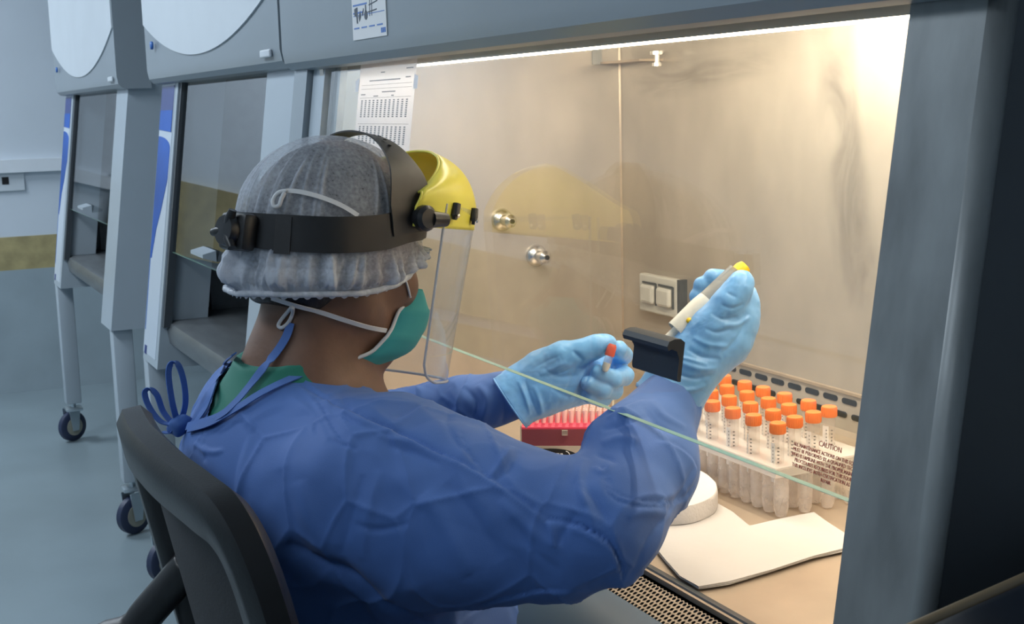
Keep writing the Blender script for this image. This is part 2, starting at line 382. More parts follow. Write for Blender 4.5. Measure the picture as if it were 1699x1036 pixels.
# outlet cover on the back wall
a0 = at(1072,452,Y=YBK); a1 = at(1136,525,Y=YBK); zb = at(1072,513,Y=YBK)[2]; x0, x1, z0, z1 = a0[0], a1[0], zb, a0[2]
oc = MB().rbox((x0,YBK-.016,z0),(x1,YBK,z1),.003).build('outlet_cover', MT['outlet'], cab)
xm = (x0+x1)/2
for k,(xa,xb) in enumerate(((x0+.016,xm-.006),(xm+.006,x1-.014))):
    f = MB().rbox((xa,YBK-.026,z0+.018),(xb,YBK-.015,z1-.018),.006).build('socket_flap', MT['outlet'], oc)
    MB().box((xa,YBK-.019,z1-.016),(xb,YBK-.0155,z1-.013)).box((xb+.001,YBK-.019,z0+.016),(xb+.004,YBK-.0155,z1-.014)).build('flap_hinge', MT['dgrey'], oc)
MB().box((x1,YBK-.016,z0-.001),(x1+.009,YBK,z1+.001)).build('side_gasket', MT['dgrey'], oc)
# service valves on the left wall
for (px,py) in ((840,365),(897,424)):
    c = at(px-8,py,X=XWL); v = MB().lathe([(.0,0),(.021,0),(.021,.004),(.017,.009),(.010,.012),(.008,.03),(.012,.032),(.012,.040),(.006,.046)], c, (1,0,0), 24).build('service_valve', MT['chrome'], cab, True, 40)
    MB().lathe([(.0045,.040),(.0045,.0475)], c, (1,0,0), 12).build('valve_nozzle', MT['hole'], v)
# sensor bracket at the top of the left wall, near the back
a = at(990,92,X=XWL); b = at(990,106,Y=YBK); 
zz = at(1060,104,Y=YBK)[2]
xa, xb = at(1034,104,Y=YBK)[0], at(1100,104,Y=YBK)[0]
br = MB().box((xa,YBK-.05,zz),(xb,YBK-.0,zz+.004)).build('sensor_bracket', MT['steeld'], cab)
s0 = at(983,92,X=XWL+.002); s1 = at(998,92,X=XWL+.002)
MB().box((XWL,s0[1],at(990,107,X=XWL)[2]),(XWL+.004,s1[1],at(990,79,X=XWL)[2])).build('end_plate', MT['outlet'], br)
MB().box((XWL,s1[1],at(990,107,X=XWL)[2]),(XWL+.03,YBK,at(990,107,X=XWL)[2]+.003)).build('side_plate', MT['steeld'], br)
cb = at(1090,92,Y=YBK-.03)
MB().lathe([(.009,0),(.009,.006),(.005,.006),(.005,.02),(.013,.02),(.013,.026)], (cb[0],YBK-.03,zz-.010), (0,0,1), 16).build('thumb_screw', MT['chrome'], br, True, 40)
# soft-edged darker patches over the steel back wall, broken up by noise
def patch_mat(name, col, sc3, amt):
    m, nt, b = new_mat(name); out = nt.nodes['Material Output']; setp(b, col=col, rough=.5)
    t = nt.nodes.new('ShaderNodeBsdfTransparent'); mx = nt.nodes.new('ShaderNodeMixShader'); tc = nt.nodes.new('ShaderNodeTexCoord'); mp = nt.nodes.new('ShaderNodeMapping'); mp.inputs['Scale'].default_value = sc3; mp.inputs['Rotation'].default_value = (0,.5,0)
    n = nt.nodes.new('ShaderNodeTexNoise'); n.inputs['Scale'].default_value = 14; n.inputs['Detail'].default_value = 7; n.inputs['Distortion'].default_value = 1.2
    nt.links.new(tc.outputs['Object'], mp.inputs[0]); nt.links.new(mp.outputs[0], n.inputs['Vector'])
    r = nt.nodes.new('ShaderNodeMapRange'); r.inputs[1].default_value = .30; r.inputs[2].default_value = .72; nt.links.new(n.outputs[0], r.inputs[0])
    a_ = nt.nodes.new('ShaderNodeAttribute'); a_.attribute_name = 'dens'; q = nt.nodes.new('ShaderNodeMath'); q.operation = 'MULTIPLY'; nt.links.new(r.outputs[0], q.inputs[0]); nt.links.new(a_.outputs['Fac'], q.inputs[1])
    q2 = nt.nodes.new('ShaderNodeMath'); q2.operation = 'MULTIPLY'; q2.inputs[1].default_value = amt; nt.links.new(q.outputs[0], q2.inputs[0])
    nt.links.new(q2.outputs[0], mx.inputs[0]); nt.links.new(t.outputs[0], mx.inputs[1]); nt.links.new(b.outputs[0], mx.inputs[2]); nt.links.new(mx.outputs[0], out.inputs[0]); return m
def soft_patch(name, L, R_, mat, n=16):
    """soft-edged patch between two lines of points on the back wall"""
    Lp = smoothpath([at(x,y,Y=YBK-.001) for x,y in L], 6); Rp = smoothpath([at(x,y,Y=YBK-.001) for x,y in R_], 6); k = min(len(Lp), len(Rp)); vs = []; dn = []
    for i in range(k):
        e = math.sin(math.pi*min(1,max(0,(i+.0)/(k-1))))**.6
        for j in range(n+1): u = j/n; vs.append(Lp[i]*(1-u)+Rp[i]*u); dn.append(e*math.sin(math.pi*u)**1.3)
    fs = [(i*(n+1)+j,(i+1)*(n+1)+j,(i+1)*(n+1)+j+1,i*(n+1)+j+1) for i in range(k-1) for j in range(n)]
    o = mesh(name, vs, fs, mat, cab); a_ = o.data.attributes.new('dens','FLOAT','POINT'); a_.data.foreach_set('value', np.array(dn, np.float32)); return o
soft_patch('dull_patch', [(1345,30),(1355,180),(1368,330),(1392,520)], [(1420,30),(1432,180),(1450,330),(1470,520)], patch_mat('dull_dark_patch', (.16,.15,.14), (1,1,.35), .7))
soft_patch('dull_patch', [(1040,95),(1150,90),(1290,70)], [(1045,175),(1150,160),(1290,120)], patch_mat('streaky_dark_patch', (.20,.18,.15), (.5,1,2.5), .28))
# sash glass
zg0 = .9812; 
yo = -.003
zg1 = ZF+.02
xg0, xg1 = at(541,150,Y=.72)[0], XO-.001
def gl(x,z,o=0): return np.array([x, yf(z)+.004+o, z])
sash = mesh('sash', [gl(xg0,zg0),gl(xg1,zg0),gl(xg1,zg1),gl(xg0,zg1)]+[gl(xg0,zg0,.006),gl(xg1,zg0,.006),gl(xg1,zg1,.006),gl(xg0,zg1,.006)],
     [(0,1,2,3),(4,7,6,5)], MT['glass'], cab, label='clear sliding glass sash')
MB().prism([gl(xg0,zg0,-.0002),gl(xg1,zg0,-.0002),gl(xg1,zg0+.0004,-.0002),gl(xg0,zg0+.0004,-.0002)], (0,.0064,0)).build('glass_edge', MT['edge'], sash)
# caution print
o_ = at(1377,742,Y=.69); 
def on_glass(px,py):
    p0 = at(px,py,Y=.70)
    for _ in range(6): p0 = at(px,py,Y=yf(p0[2])+.0037)
    return p0
cp = on_glass(1377,746); e1 = on_glass(1434,775)-on_glass(1320,737)
size = .0064
textmesh('caution_print', "CAUTION", size*1.0, cp, (1,0,0), sl, MT['red'], sash, xs=.98)
textmesh('caution_print', "ALL MAINTENANCE ACTIONS ON THIS EQUIPMENT\nMUST BE PERFORMED BY A QUALIFIED TECHNICIAN\nWHO IS FAMILIAR WITH THE PROPER MAINTENANCE\nPROCEDURES REQUIRED FOR THIS EQUIPMENT,\nTHIS INCLUDES BOTH CERTIFICATION AS WELL AS\nREPAIR.", size*.70, cp-sl*size*1.02, (1,0,0), sl, MT['red'], sash, spacing=.97, xs=.86)
# sash handle: black J-shaped grip
ha = on_glass(1062,600)[0]; hb = on_glass(1140,600)[0]; hz = on_glass(1100,622)[2]
prof = []
for (o1,z_) in ((-.001,0),(-.004,.000),(-.0055,.003),(-.0055,.022),(-.009,.029),(-.015,.031),(-.0185,.029),(-.0205,.033),(-.0185,.038),(-.013,.0405),(-.006,.041),(-.001,.038)):
    q = np.array([0, yf(hz), hz])+sn*(-o1)+sl*z_; prof.append((q[1], q[2]))
MB().prismx(prof, ha, hb).build('sash_handle', MT['handle'], sash, True, 35, label='black plastic pull handle')
# ---------------- flyer and paper sheet ----------------
fy = YH-.0015
q = [at(px,py,Y=fy) for px,py in ((583,-30),(637,-34),(643,58),(585,68))]
fx0, fx1, fz0, fz1 = (q[0][0]+q[3][0])/2, (q[1][0]+q[2][0])/2, (q[2][2]+q[3][2])/2, q[0][2]
fl = MB().box((fx0,fy,fz0),(fx1,fy+.001,fz1)).build('flyer', MT['paper']); tag(fl, 'white printed flyer stuck on the grey fascia above the opening', 'flyer')
W_ = fx1-fx0; Hh = fz1-fz0
mb = MB()
for k in range(8): z_ = fz1-.012-k*.0115; mb.box((fx0+.006,fy-.0004,z_),(fx0+.006+W_*(.28+.07*(k%3)),fy,z_-.0025)) if z_ > fz0+Hh*.42 else None
for k in range(4): mb.box((fx0+.007+k*W_*.23,fy-.0004,fz0+.016),(fx0+.007+k*W_*.23+W_*.16,fy,fz0+.018))
mb.box((fx0+.006,fy-.0004,fz0+Hh*.40),(fx1-.006,fy,fz0+Hh*.40+.001)); mb.build('blue_print', MT['bluel'], fl)
mb = MB()
bx, bz = fx0+W_*.08, fz0+.024
mb.prism([(bx,fy-.0005,bz+.022),(bx+.014,fy-.0005,bz+.024),(bx+.014,fy-.0005,bz),(bx+.009,fy-.0005,bz),(bx+.008,fy-.0005,bz+.010),(bx,fy-.0005,bz+.012)], (0,.0005,0))
mb.prism([(bx+.018,fy-.0005,bz+.010),(bx+.026,fy-.0005,bz+.018),(bx+.029,fy-.0005,bz+.010),(bx+.021,fy-.0005,bz+.002)], (0,.0005,0))
mb.prism([(bx+.033,fy-.0005,bz+.012),(bx+.040,fy-.0005,bz+.021),(bx+.042,fy-.0005,bz+.019),(bx+.036,fy-.0005,bz+.009)], (0,.0005,0))
mb.prism([(bx+.050+.007*math.cos(a),fy-.0005,bz+.010+.007*math.sin(a)) for a in [k*.63 for k in range(10)]], (0,.0005,0))
mb.box((bx+.048,fy-.0005,bz+.015),(bx+.052,fy,bz+.025))
# exploded drawing in the upper half
cx, cz = fx0+W_*.62, fz0+Hh*.66
for k in range(6):
    mb.tube([(cx-.02+k*.006,fy,cz-.02+k*.010),(cx+.018+.004*(k%2),fy,cz-.018+k*.012)], .0009, 5)
for k in range(2): mb.tube([(cx-.012+k*.009,fy,cz-.026),(cx-.006+k*.007,fy,cz+.034)], .0008, 5)
mb.build('dark_print', MT['ink'], fl)
MB().box((fx1-.022,fy-.0005,fz0+.005),(fx1-.017,fy,fz0+.012)).box((fx1-.015,fy-.0005,fz0+.005),(fx1-.011,fy,fz0+.012)).box((fx1-.009,fy-.0005,fz0+.005),(fx1-.004,fy,fz0+.012)).build('logo_print', MT['bluel'], fl)

def inside_glass(px,py,o=.010):
    p0 = at(px,py,Y=.74)
    for _ in range(8): p0 = at(px,py,Y=yf(p0[2])+o)
    return p0
A = inside_glass(596,110); B = inside_glass(690,103); D_ = inside_glass(588,262); E_ = inside_glass(681,250)
sx0, sx1 = (A[0]+D_[0])/2, (B[0]+E_[0])/2; sz0, sz1 = D_[2]-.03, A[2]+.004
def sp(x,z,o=.010): return np.array([x,yf(z)+o,z])
MPAP = new_mat('thin_white_paper')[0]
def _paper(m):
    nt = m.node_tree; b = nt.nodes['Principled BSDF']; setp(b, col=(.74,.75,.82), rough=.8)
    tr = nt.nodes.new('ShaderNodeBsdfTranslucent'); tr.inputs[0].default_value = (.80,.76,.72,1); mx = nt.nodes.new('ShaderNodeMixShader'); mx.inputs[0].default_value = .26
    n = nt.nodes.new('ShaderNodeTexNoise'); n.inputs['Scale'].default_value = 60
    bp = nt.nodes.new('ShaderNodeBump'); bp.inputs['Strength'].default_value = .1; nt.links.new(n.outputs[0], bp.inputs['Height']); nt.links.new(bp.outputs[0], b.inputs['Normal'])
    nt.links.new(b.outputs[0], mx.inputs[1]); nt.links.new(tr.outputs[0], mx.inputs[2]); nt.links.new(mx.outputs[0], nt.nodes['Material Output'].inputs[0])
_paper(MPAP)
sh = mesh('paper_sheet', [sp(sx0,sz0),sp(sx1,sz0),sp(sx1,sz1),sp(sx0,sz1)], [(0,1,2,3)], MPAP)
tag(sh, 'white record sheet with rows of black dashes taped inside the glass', 'paper sheet')
mb = MB(); Wp = sx1-sx0
def pbox(x0,x1,z0,z1): mb.prism([sp(x0,z0,.0094),sp(x1,z0,.0094),sp(x1,z1,.0094),sp(x0,z1,.0094)], (0,.0005,0))
zrow = inside_glass(640,164)[2]
for r in range(4):
    zt = zrow-r*.0405
    for k in range(12):
        xx = sx0+Wp*(.075+.073*k)
        for j in range(9): pbox(xx, xx+Wp*.026, zt-.0030-j*.0031, zt-.0010-j*.0031)
    pbox(sx0+Wp*.05, sx1-Wp*.05, zt+.0022, zt+.0027)
for k,(u0,u1,dz) in enumerate(((.40,.47,.040),(.84,.95,.043),(.20,.75,.028),(.84,.92,.030),(.06,.95,.022),(.06,.95,.016),(.45,.68,.010),(.06,.14,.007),(.3,.38,.004),(.62,.66,.004))):
    pbox(sx0+Wp*u0, sx0+Wp*u1, zrow+dz, zrow+dz+(.0016 if u1-u0 < .7 else .0005))
mb.build('printed_rows', MT['ink'], sh)
for x_, s_ in ((sx0,-1),(sx1,1)):
    zt = inside_glass(600,142)[2]
    MB().prism([sp(x_-s_*.003,zt-.010,.0085),sp(x_+s_*.013,zt-.010,.0085),sp(x_+s_*.013,zt+.008,.0085),sp(x_-s_*.003,zt+.012,.0085)], (0,.0004,0)).build('tape_tab', MPAP, sh)
# ---------------- the two dark cabinets on the left ----------------
def far_cabinet(label, xl, xr, blue_px):
    zb = 1.372
    c = thing('biosafety_cabinet', label, 'cabinet', ((xl+xr)/2,1.0,0), 'unlit cabinets along the wall')
    prof = [(YH,2.25),(YH,zb+.035),(YH+.004,zb+.014),(YH+.014,zb+.003),(YH+.028,zb),(YH+.10,zb),(YH+.10,2.25)]
    h = MB().prismx(prof, xl, xr).build('fascia', MT['grey'], c, True, 30)
    # pale curved panel on the fascia
    cx = (xl+xr)/2; half = (xr-xl)/2-.006; pts = []
    for k in range(25):
        u = -1+2*k/24; pts.append((cx+u*half, YH-.004, 1.426+.27*(u*half)**2))
    pts += [(cx+half,YH-.004,2.2),(cx-half,YH-.004,2.2)]
    MB().prism(pts, (0,.005,0)).build('curved_panel', MT['white'], h)
    MB().lathe([(0,0),(.010,0),(.010,.006),(0,.006)], (cx-half*.80,YH-.006,1.468), (0,-1,0), 12).build('lock_knob', MT['bluel'], h, True)
    MB().rbox((cx+half*.82,YH-.006,1.395),(cx+half*.93,YH,1.41),.003).build('latch', MT['white'], h)
    MB().box((xl,YH+.101,1.43),(xr,1.5,2.25)).build('canopy', MT['grey'], c)
    # columns
    cw = .19
    for s_, x0, x1 in ((-1,xl+.02,xl+.02+cw),(1,xr-.02-cw,xr-.02)):
        o = column(c, x0, x1, ZWS-.13, zb+.03, MT['lgrey'], .12, 0)
        if s_ < 0:
            def s3(x,z,o_=-.002): return np.array([x,yf(z)+o_,z])
            dw = cw*.84; d0 = x0+.001
            dec = MB().prism([s3(d0,ZWS-.11,-.001),s3(d0+dw,ZWS-.11,-.001),s3(d0+dw,zb,-.001),s3(d0,zb,-.001)], (0,.001,0)).build('decal_panel', MT['decal'], o)
            MB().prism([s3(d0+.004,1.255),s3(d0+dw-.006,1.25),s3(d0+dw-.006,zb-.005),s3(d0+.004,zb-.005)], (0,.001,0)).build('blue_panel', MT['blued'], dec)
            MB().prism([s3(d0+.004,1.255,-.0025),s3(d0+dw-.006,1.25,-.0025),s3(d0+dw-.006,1.305,-.0025),s3(d0+.004,1.305,-.0025)], (0,.001,0)).build('blue_panel', MT['blue'], dec)
            pts = [s3(d0+.004,1.238)]
            for k in range(9): u = k/8; pts.append(s3(d0+.004+(dw-.012)*math.sin(u*math.pi/2), 1.238-.03*(1-math.cos(u*math.pi/2))))
            pts += [s3(d0+dw-.010,1.13),s3(d0+dw*.62,1.05),s3(d0+dw*.36,1.0),s3(d0+dw*.14,.92)]
            for k in range(7): u = k/6; pts.append(s3(d0+.006, .92+.25*u))
            MB().prism(pts, (0,.001,0)).build('blue_wedge', MT['blue'], dec)
            MB().prism([s3(d0+.004,.95),s3(d0+.008,.95),s3(d0+.012,.73),s3(d0+.008,.73)], (0,.001,0)).build('blue_line', MT['bluel'], dec)
            MB().prism([s3(d0+.02,.668),s3(d0+.045,.668),s3(d0+.045,.69),s3(d0+.02,.69)], (0,.001,0)).build('blue_badge', MT['blued'], dec)
    x0, x1 = xl+.02+cw, xr-.02-cw
    MB().prism([np.array([x0,yf(z)+.004,z]) for z in (ZWS-.02,zb+.02)]+[np.array([x0+.022,yf(z)+.004,z]) for z in (zb+.02,ZWS-.02)], (0,.02,0)).build('sash_track', MT['dgrey'], c)
    # interior
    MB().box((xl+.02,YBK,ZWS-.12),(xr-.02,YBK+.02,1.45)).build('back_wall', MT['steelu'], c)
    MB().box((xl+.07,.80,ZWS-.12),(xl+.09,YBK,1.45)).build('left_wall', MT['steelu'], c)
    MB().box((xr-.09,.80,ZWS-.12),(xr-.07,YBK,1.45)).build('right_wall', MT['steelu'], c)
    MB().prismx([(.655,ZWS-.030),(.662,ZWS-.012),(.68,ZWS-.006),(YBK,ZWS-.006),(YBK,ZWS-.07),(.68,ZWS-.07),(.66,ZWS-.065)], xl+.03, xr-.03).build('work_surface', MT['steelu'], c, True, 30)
    P = [np.array([xl+.024, yf(ZWS-.13)+.115, ZWS-.13]), np.array([xl+.024, yf(zb)+.115, zb+.05]), np.array([xl+.024,1.45,zb+.05]), np.array([xl+.024,1.45,ZWS-.13])]
    MB().prism(P, (.02,0,0)).build('side_panel', MT['lgrey'], c)
    P = [p_+np.array([xr-xl-.048,0,0]) for p_ in P]
    MB().prism(P, (-.02,0,0)).build('side_panel', MT['lgrey'], c)
    # sash
    def g(x,z,o=0): return np.array([x, yf(z)+.012+o, z])
    zs = ZWS+.17
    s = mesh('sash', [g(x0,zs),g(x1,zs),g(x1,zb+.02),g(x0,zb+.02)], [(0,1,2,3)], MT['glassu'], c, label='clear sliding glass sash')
    MB().prism([g(x0,zs),g(x1,zs),g(x1,zs+.001),g(x0,zs+.001)], (0,.006,0)).build('glass_edge', MT['edge'], s)
    hx = x0+(x1-x0)*.52; MB().prismx([(yf(zs+.03)+.01,zs+.02),(yf(zs+.03)-.02,zs+.03),(yf(zs+.03)-.02,zs+.038),(yf(zs+.03)+.01,zs+.045)], hx-.06, hx+.06).build('sash_handle', MT['lgrey'], s)
    # stand
    for x in (xl+.012, xr-.07):
        for y in (.66, 1.36):
            MB().rbox((x-.03,y-.03,.165),(x+.03,y+.03,ZWS-.13),.006).build('leg', MT['lgrey'], c, True, 30)
            cas = MB().rbox((x-.032,y-.032,.135),(x+.032,y+.032,.148),.003).lathe([(.010,.135),(.010,.175)], (x,y,0), (0,0,1), 12).build('caster', MT['zinc'], c, True, 40)
            cx_, cy_ = x+(-.045 if x < (xl+xr)/2 else .02), y-.005
            MB().lathe([(.0,-.016),(.052,-.016),(.0595,-.010),(.0595,.010),(.052,.016),(0,.016)], (cx_,cy_,.0605), (math.cos(.5),math.sin(.5),0), 28).build('caster_wheel', MT['rubber'], cas, True, 40)
            MB().lathe([(.0,-.018),(.036,-.018),(.036,.018),(0,.018)], (cx_,cy_,.0605), (math.cos(.5),math.sin(.5),0), 24).build('wheel_hub', MT['hub'], cas, True, 40)
            dd = np.array([math.cos(.5),math.sin(.5),0])
            ff = MB()
            for s2 in (-1,1):
                o3 = np.array([cx_,cy_,0])+dd*s2*.021; pz = np.array([-dd[1],dd[0],0])
                ff.prism([o3+pz*a_+np.array([0,0,b_]) for a_,b_ in ((-.014,.045),(.014,.045),(.026,.135),(-.026,.135))], dd*.004*s2)
            ff.build('caster_fork', MT['zinc'], cas)
    MB().box((xl+.07,1.34,.28),(xr-.07,1.38,.33)).build('stretcher', MT['lgrey'], c)
    return c
x2l, x2r = at(245,132,Y=YH)[0], at(466,120,Y=YH)[0]
x1l, x1r = at(91,130,Y=YH)[0], at(195,150,Y=YH)[0]
far_cabinet('unlit grey biosafety cabinet with blue-marked column, directly left of the lit one', x2l, x2r, None)
far_cabinet('unlit grey biosafety cabinet farthest left, beside the far wall', x1l, x1r+.0, None)
# ---------------- implicit surface toolkit ----------------
def smin(a, b, k):
    if k <= 0: return np.minimum(a, b)
    h = np.maximum(k-np.abs(a-b), 0)/k
    return np.minimum(a, b)-h*h*k*.25
def cone(P, a, b, ra, rb, flat=None):
    """capsule with changing radius; flat=(axis, scale): thinner along axis"""
    a = np.array(a, float); b = np.array(b, float); Q = P-a; ba = b-a
    h = np.clip((Q@ba)/max(ba.dot(ba),1e-12), 0, 1)
    W = Q-h[:,None]*ba
    if flat is not None:
        n = np.array(flat[0], float); n /= np.linalg.norm(n); W = W+(W@n)[:,None]*n*(1/flat[1]-1)
        return (np.linalg.norm(W, axis=1)-(ra+(rb-ra)*h))*(flat[1]*.6+.4)
    return np.linalg.norm(W, axis=1)-(ra+(rb-ra)*h)
def ellip(P, c, r, R=None):
    Q = P-np.array(c, float)
    if R is not None: Q = Q@R             # columns of R are the local axes
    r = np.array(r, float); k0 = np.linalg.norm(Q/r, axis=1); k1 = np.linalg.norm(Q/(r*r), axis=1)
    return k0*(k0-1)/np.maximum(k1, 1e-6)
def rotz(d): d = math.radians(d); return np.array([[math.cos(d),-math.sin(d),0],[math.sin(d),math.cos(d),0],[0,0,1.0]])
def sdf_grid(fn, lo, hi, vs, S=8, margin=.02):
    lo = np.array(lo, float); n = np.ceil((np.array(hi)-lo)/vs/S).astype(int)*S
    D = np.full(n, 1.0, np.float32); nb = n//S
    bi = np.stack(np.meshgrid(*[np.arange(k) for k in nb], indexing='ij'), -1).reshape(-1,3)
    cen = lo+(bi*S+(S-1)/2)*vs; dc = fn(cen)
    half = S*vs*.87+margin
    loc = np.stack(np.meshgrid(*[np.arange(S)]*3, indexing='ij'), -1).reshape(-1,3)
    B = D.reshape(nb[0],S,nb[1],S,nb[2],S)
    ins = dc < -half
    for b in bi[ins]: B[b[0],:,b[1],:,b[2],:] = -1
    act = bi[np.abs(dc) <= half]
    for s in range(0, len(act), 256):
        ch = act[s:s+256]; P = lo+((ch[:,None,:]*S+loc[None])*vs).reshape(-1,3)
        d = fn(P).reshape(len(ch),S,S,S)
        for b, dd in zip(ch, d): B[b[0],:,b[1],:,b[2],:] = dd
    return D, lo
def surface_nets(D, lo, vs):
    I = D < 0; nx, ny, nz = D.shape
    cnt = np.zeros((nx-1,ny-1,nz-1), np.int8)
    offs = [(i,j,k) for i in (0,1) for j in (0,1) for k in (0,1)]
    for i,j,k in offs: cnt += I[i:nx-1+i, j:ny-1+j, k:nz-1+k]
    act = (cnt > 0) & (cnt < 8); idx = np.argwhere(act)
    vid = np.full(act.shape, -1, np.int64); vid[act] = np.arange(len(idx))
    acc = np.zeros((len(idx),3)); num = np.zeros(len(idx))
    for e in range(12):
        ax = e//4; u = e % 2; v = (e//2) % 2; o = [0,0,0]; oth = [a for a in range(3) if a != ax]; o[oth[0]] = u; o[oth[1]] = v
        p0 = idx+np.array(o); p1 = p0.copy(); p1[:,ax] += 1
        d0 = D[p0[:,0],p0[:,1],p0[:,2]].astype(float); d1 = D[p1[:,0],p1[:,1],p1[:,2]].astype(float)
        m = (d0 < 0) != (d1 < 0); t = np.where(m, d0/np.where(m, d0-d1, 1), 0)
        q = p0.astype(float); q[:,ax] += t; acc[m] += q[m]; num[m] += 1
    V = lo+acc/num[:,None]*vs; F = []
    for ax in range(3):
        oth = [a for a in range(3) if a != ax]
        s0 = [slice(None)]*3; s1 = [slice(None)]*3; s0[ax] = slice(0,-1); s1[ax] = slice(1,None)
        A_ = I[tuple(s0)]; B_ = I[tuple(s1)]; ch = np.argwhere(A_ != B_)
        ok = np.ones(len(ch), bool)
        for a in oth: ok &= (ch[:,a] > 0) & (ch[:,a] < D.shape[a]-1)
        ch = ch[ok]; q = []
        for du, dv in ((-1,-1),(0,-1),(0,0),(-1,0)):
            c = ch.copy(); c[:,oth[0]] += du; c[:,oth[1]] += dv; q.append(vid[c[:,0],c[:,1],c[:,2]])
        q = np.stack(q, 1); fl = A_[ch[:,0],ch[:,1],ch[:,2]]
        if ax == 1: fl = ~fl
        q[~fl] = q[~fl][:,::-1]; F.append(q)
    return V, np.concatenate(F)
def grad(fn, V, e=.0015):
    g = np.stack([fn(V+np.eye(3)[i]*e)-fn(V-np.eye(3)[i]*e) for i in range(3)], 1)
    return g/(np.linalg.norm(g, axis=1, keepdims=True)+1e-9)
def vnormals(V, F):
    n = np.cross(V[F[:,2]]-V[F[:,0]], V[F[:,3]]-V[F[:,1]]); N = np.zeros_like(V)
    for k in range(4): np.add.at(N, F[:,k], n)
    return N/(np.linalg.norm(N, axis=1, keepdims=True)+1e-12)
def smoothv(V, F, it=2, lam=.5):
    E = np.concatenate([F[:,[0,1]],F[:,[1,2]],F[:,[2,3]],F[:,[3,0]]])
    for _ in range(it):
        S_ = np.zeros_like(V); c = np.zeros(len(V))
        np.add.at(S_, E[:,0], V[E[:,1]]); np.add.at(S_, E[:,1], V[E[:,0]]); np.add.at(c, E[:,0], 1); np.add.at(c, E[:,1], 1)
        V = V+lam*(S_/np.maximum(c,1)[:,None]-V)
    return V
def qmesh(name, V, F, mat, parent, label=None, keep=None):
    if keep is not None:
        F = F[keep]; used = np.unique(F); remap = np.full(len(V), -1); remap[used] = np.arange(len(used)); V = V[used]; F = remap[F]
    off = np.array(root_loc(parent)); V = V-off
    me = bpy.data.meshes.new(name); me.vertices.add(len(V)); me.vertices.foreach_set('co', V.astype(np.float32).ravel())
    me.loops.add(len(F)*4); me.loops.foreach_set('vertex_index', F.astype(np.int32).ravel())
    me.polygons.add(len(F)); me.polygons.foreach_set('loop_start', np.arange(0,len(F)*4,4,dtype=np.int32))
    me.polygons.foreach_set('use_smooth', np.ones(len(F), bool)); me.update(calc_edges=True); me.validate()
    me.materials.append(mat); o = bpy.data.objects.new(name, me)
    if label: o['label'] = label
    return link(o, parent)
def orient(V, F, fn):
    c = V[F].mean(1); n = np.cross(V[F[:,2]]-V[F[:,0]], V[F[:,3]]-V[F[:,1]])
    k = (fn(c+n/(np.linalg.norm(n,axis=1,keepdims=True)+1e-12)*.002)-fn(c)).mean()
    s = np.sign(fn(c+n/(np.linalg.norm(n,axis=1,keepdims=True)+1e-12)*.002)-fn(c)); F = F.copy(); F[s < 0] = F[s < 0][:,::-1]
    return F
def sdf_mesh(fn, lo, hi, vs, smooth=1):
    D, l = sdf_grid(fn, lo, hi, vs); V, F = surface_nets(D, l, vs)
    if smooth: V = smoothv(V, F, smooth)
    return V, orient(V, F, fn)
def ap(px, py, D): return at(px, py, t=D/F_PX)
def ray_hit(fn, px, py, d0=.9, lift=0.0, dmax=2.6):
    d = AX @ np.array([px-849.5, py-518.0, F_PX]); d /= np.linalg.norm(d); s = d0
    for _ in range(160):
        v = float(fn((CAM+d*s)[None])[0])-lift
        if v < .0004: break
        s += max(v*.7, .0004)
        if s > dmax: return None
    return CAM+d*s
_rs = np.random.RandomState(11); _LAT = _rs.rand(64,64,64)
def vnoise(P, s, ph=0.0):
    Q = P*s+ph+100; i = np.floor(Q).astype(int); f = Q-i; f = f*f*(3-2*f); r = 0
    for dx in (0,1):
        for dy in (0,1):
            for dz in (0,1):
                w_ = (f[:,0] if dx else 1-f[:,0])*(f[:,1] if dy else 1-f[:,1])*(f[:,2] if dz else 1-f[:,2])
                r = r+w_*_LAT[(i[:,0]+dx)%64,(i[:,1]+dy)%64,(i[:,2]+dz)%64]
    return r
_LP = _rs.rand(32,32,32,3)
def worley(P, s, ph=0.0):
    Q = P*s+ph+50; i = np.floor(Q).astype(int); best = np.full(len(P), 9.0); b2 = best.copy()
    for dx in (-1,0,1):
        for dy in (-1,0,1):
            for dz in (-1,0,1):
                c = i+np.array([dx,dy,dz]); pt = c+_LP[c[:,0]%32,c[:,1]%32,c[:,2]%32]
                d = np.linalg.norm(Q-pt, axis=1); b2 = np.minimum(b2, np.maximum(best, d)); best = np.minimum(best, d)
    return best, b2
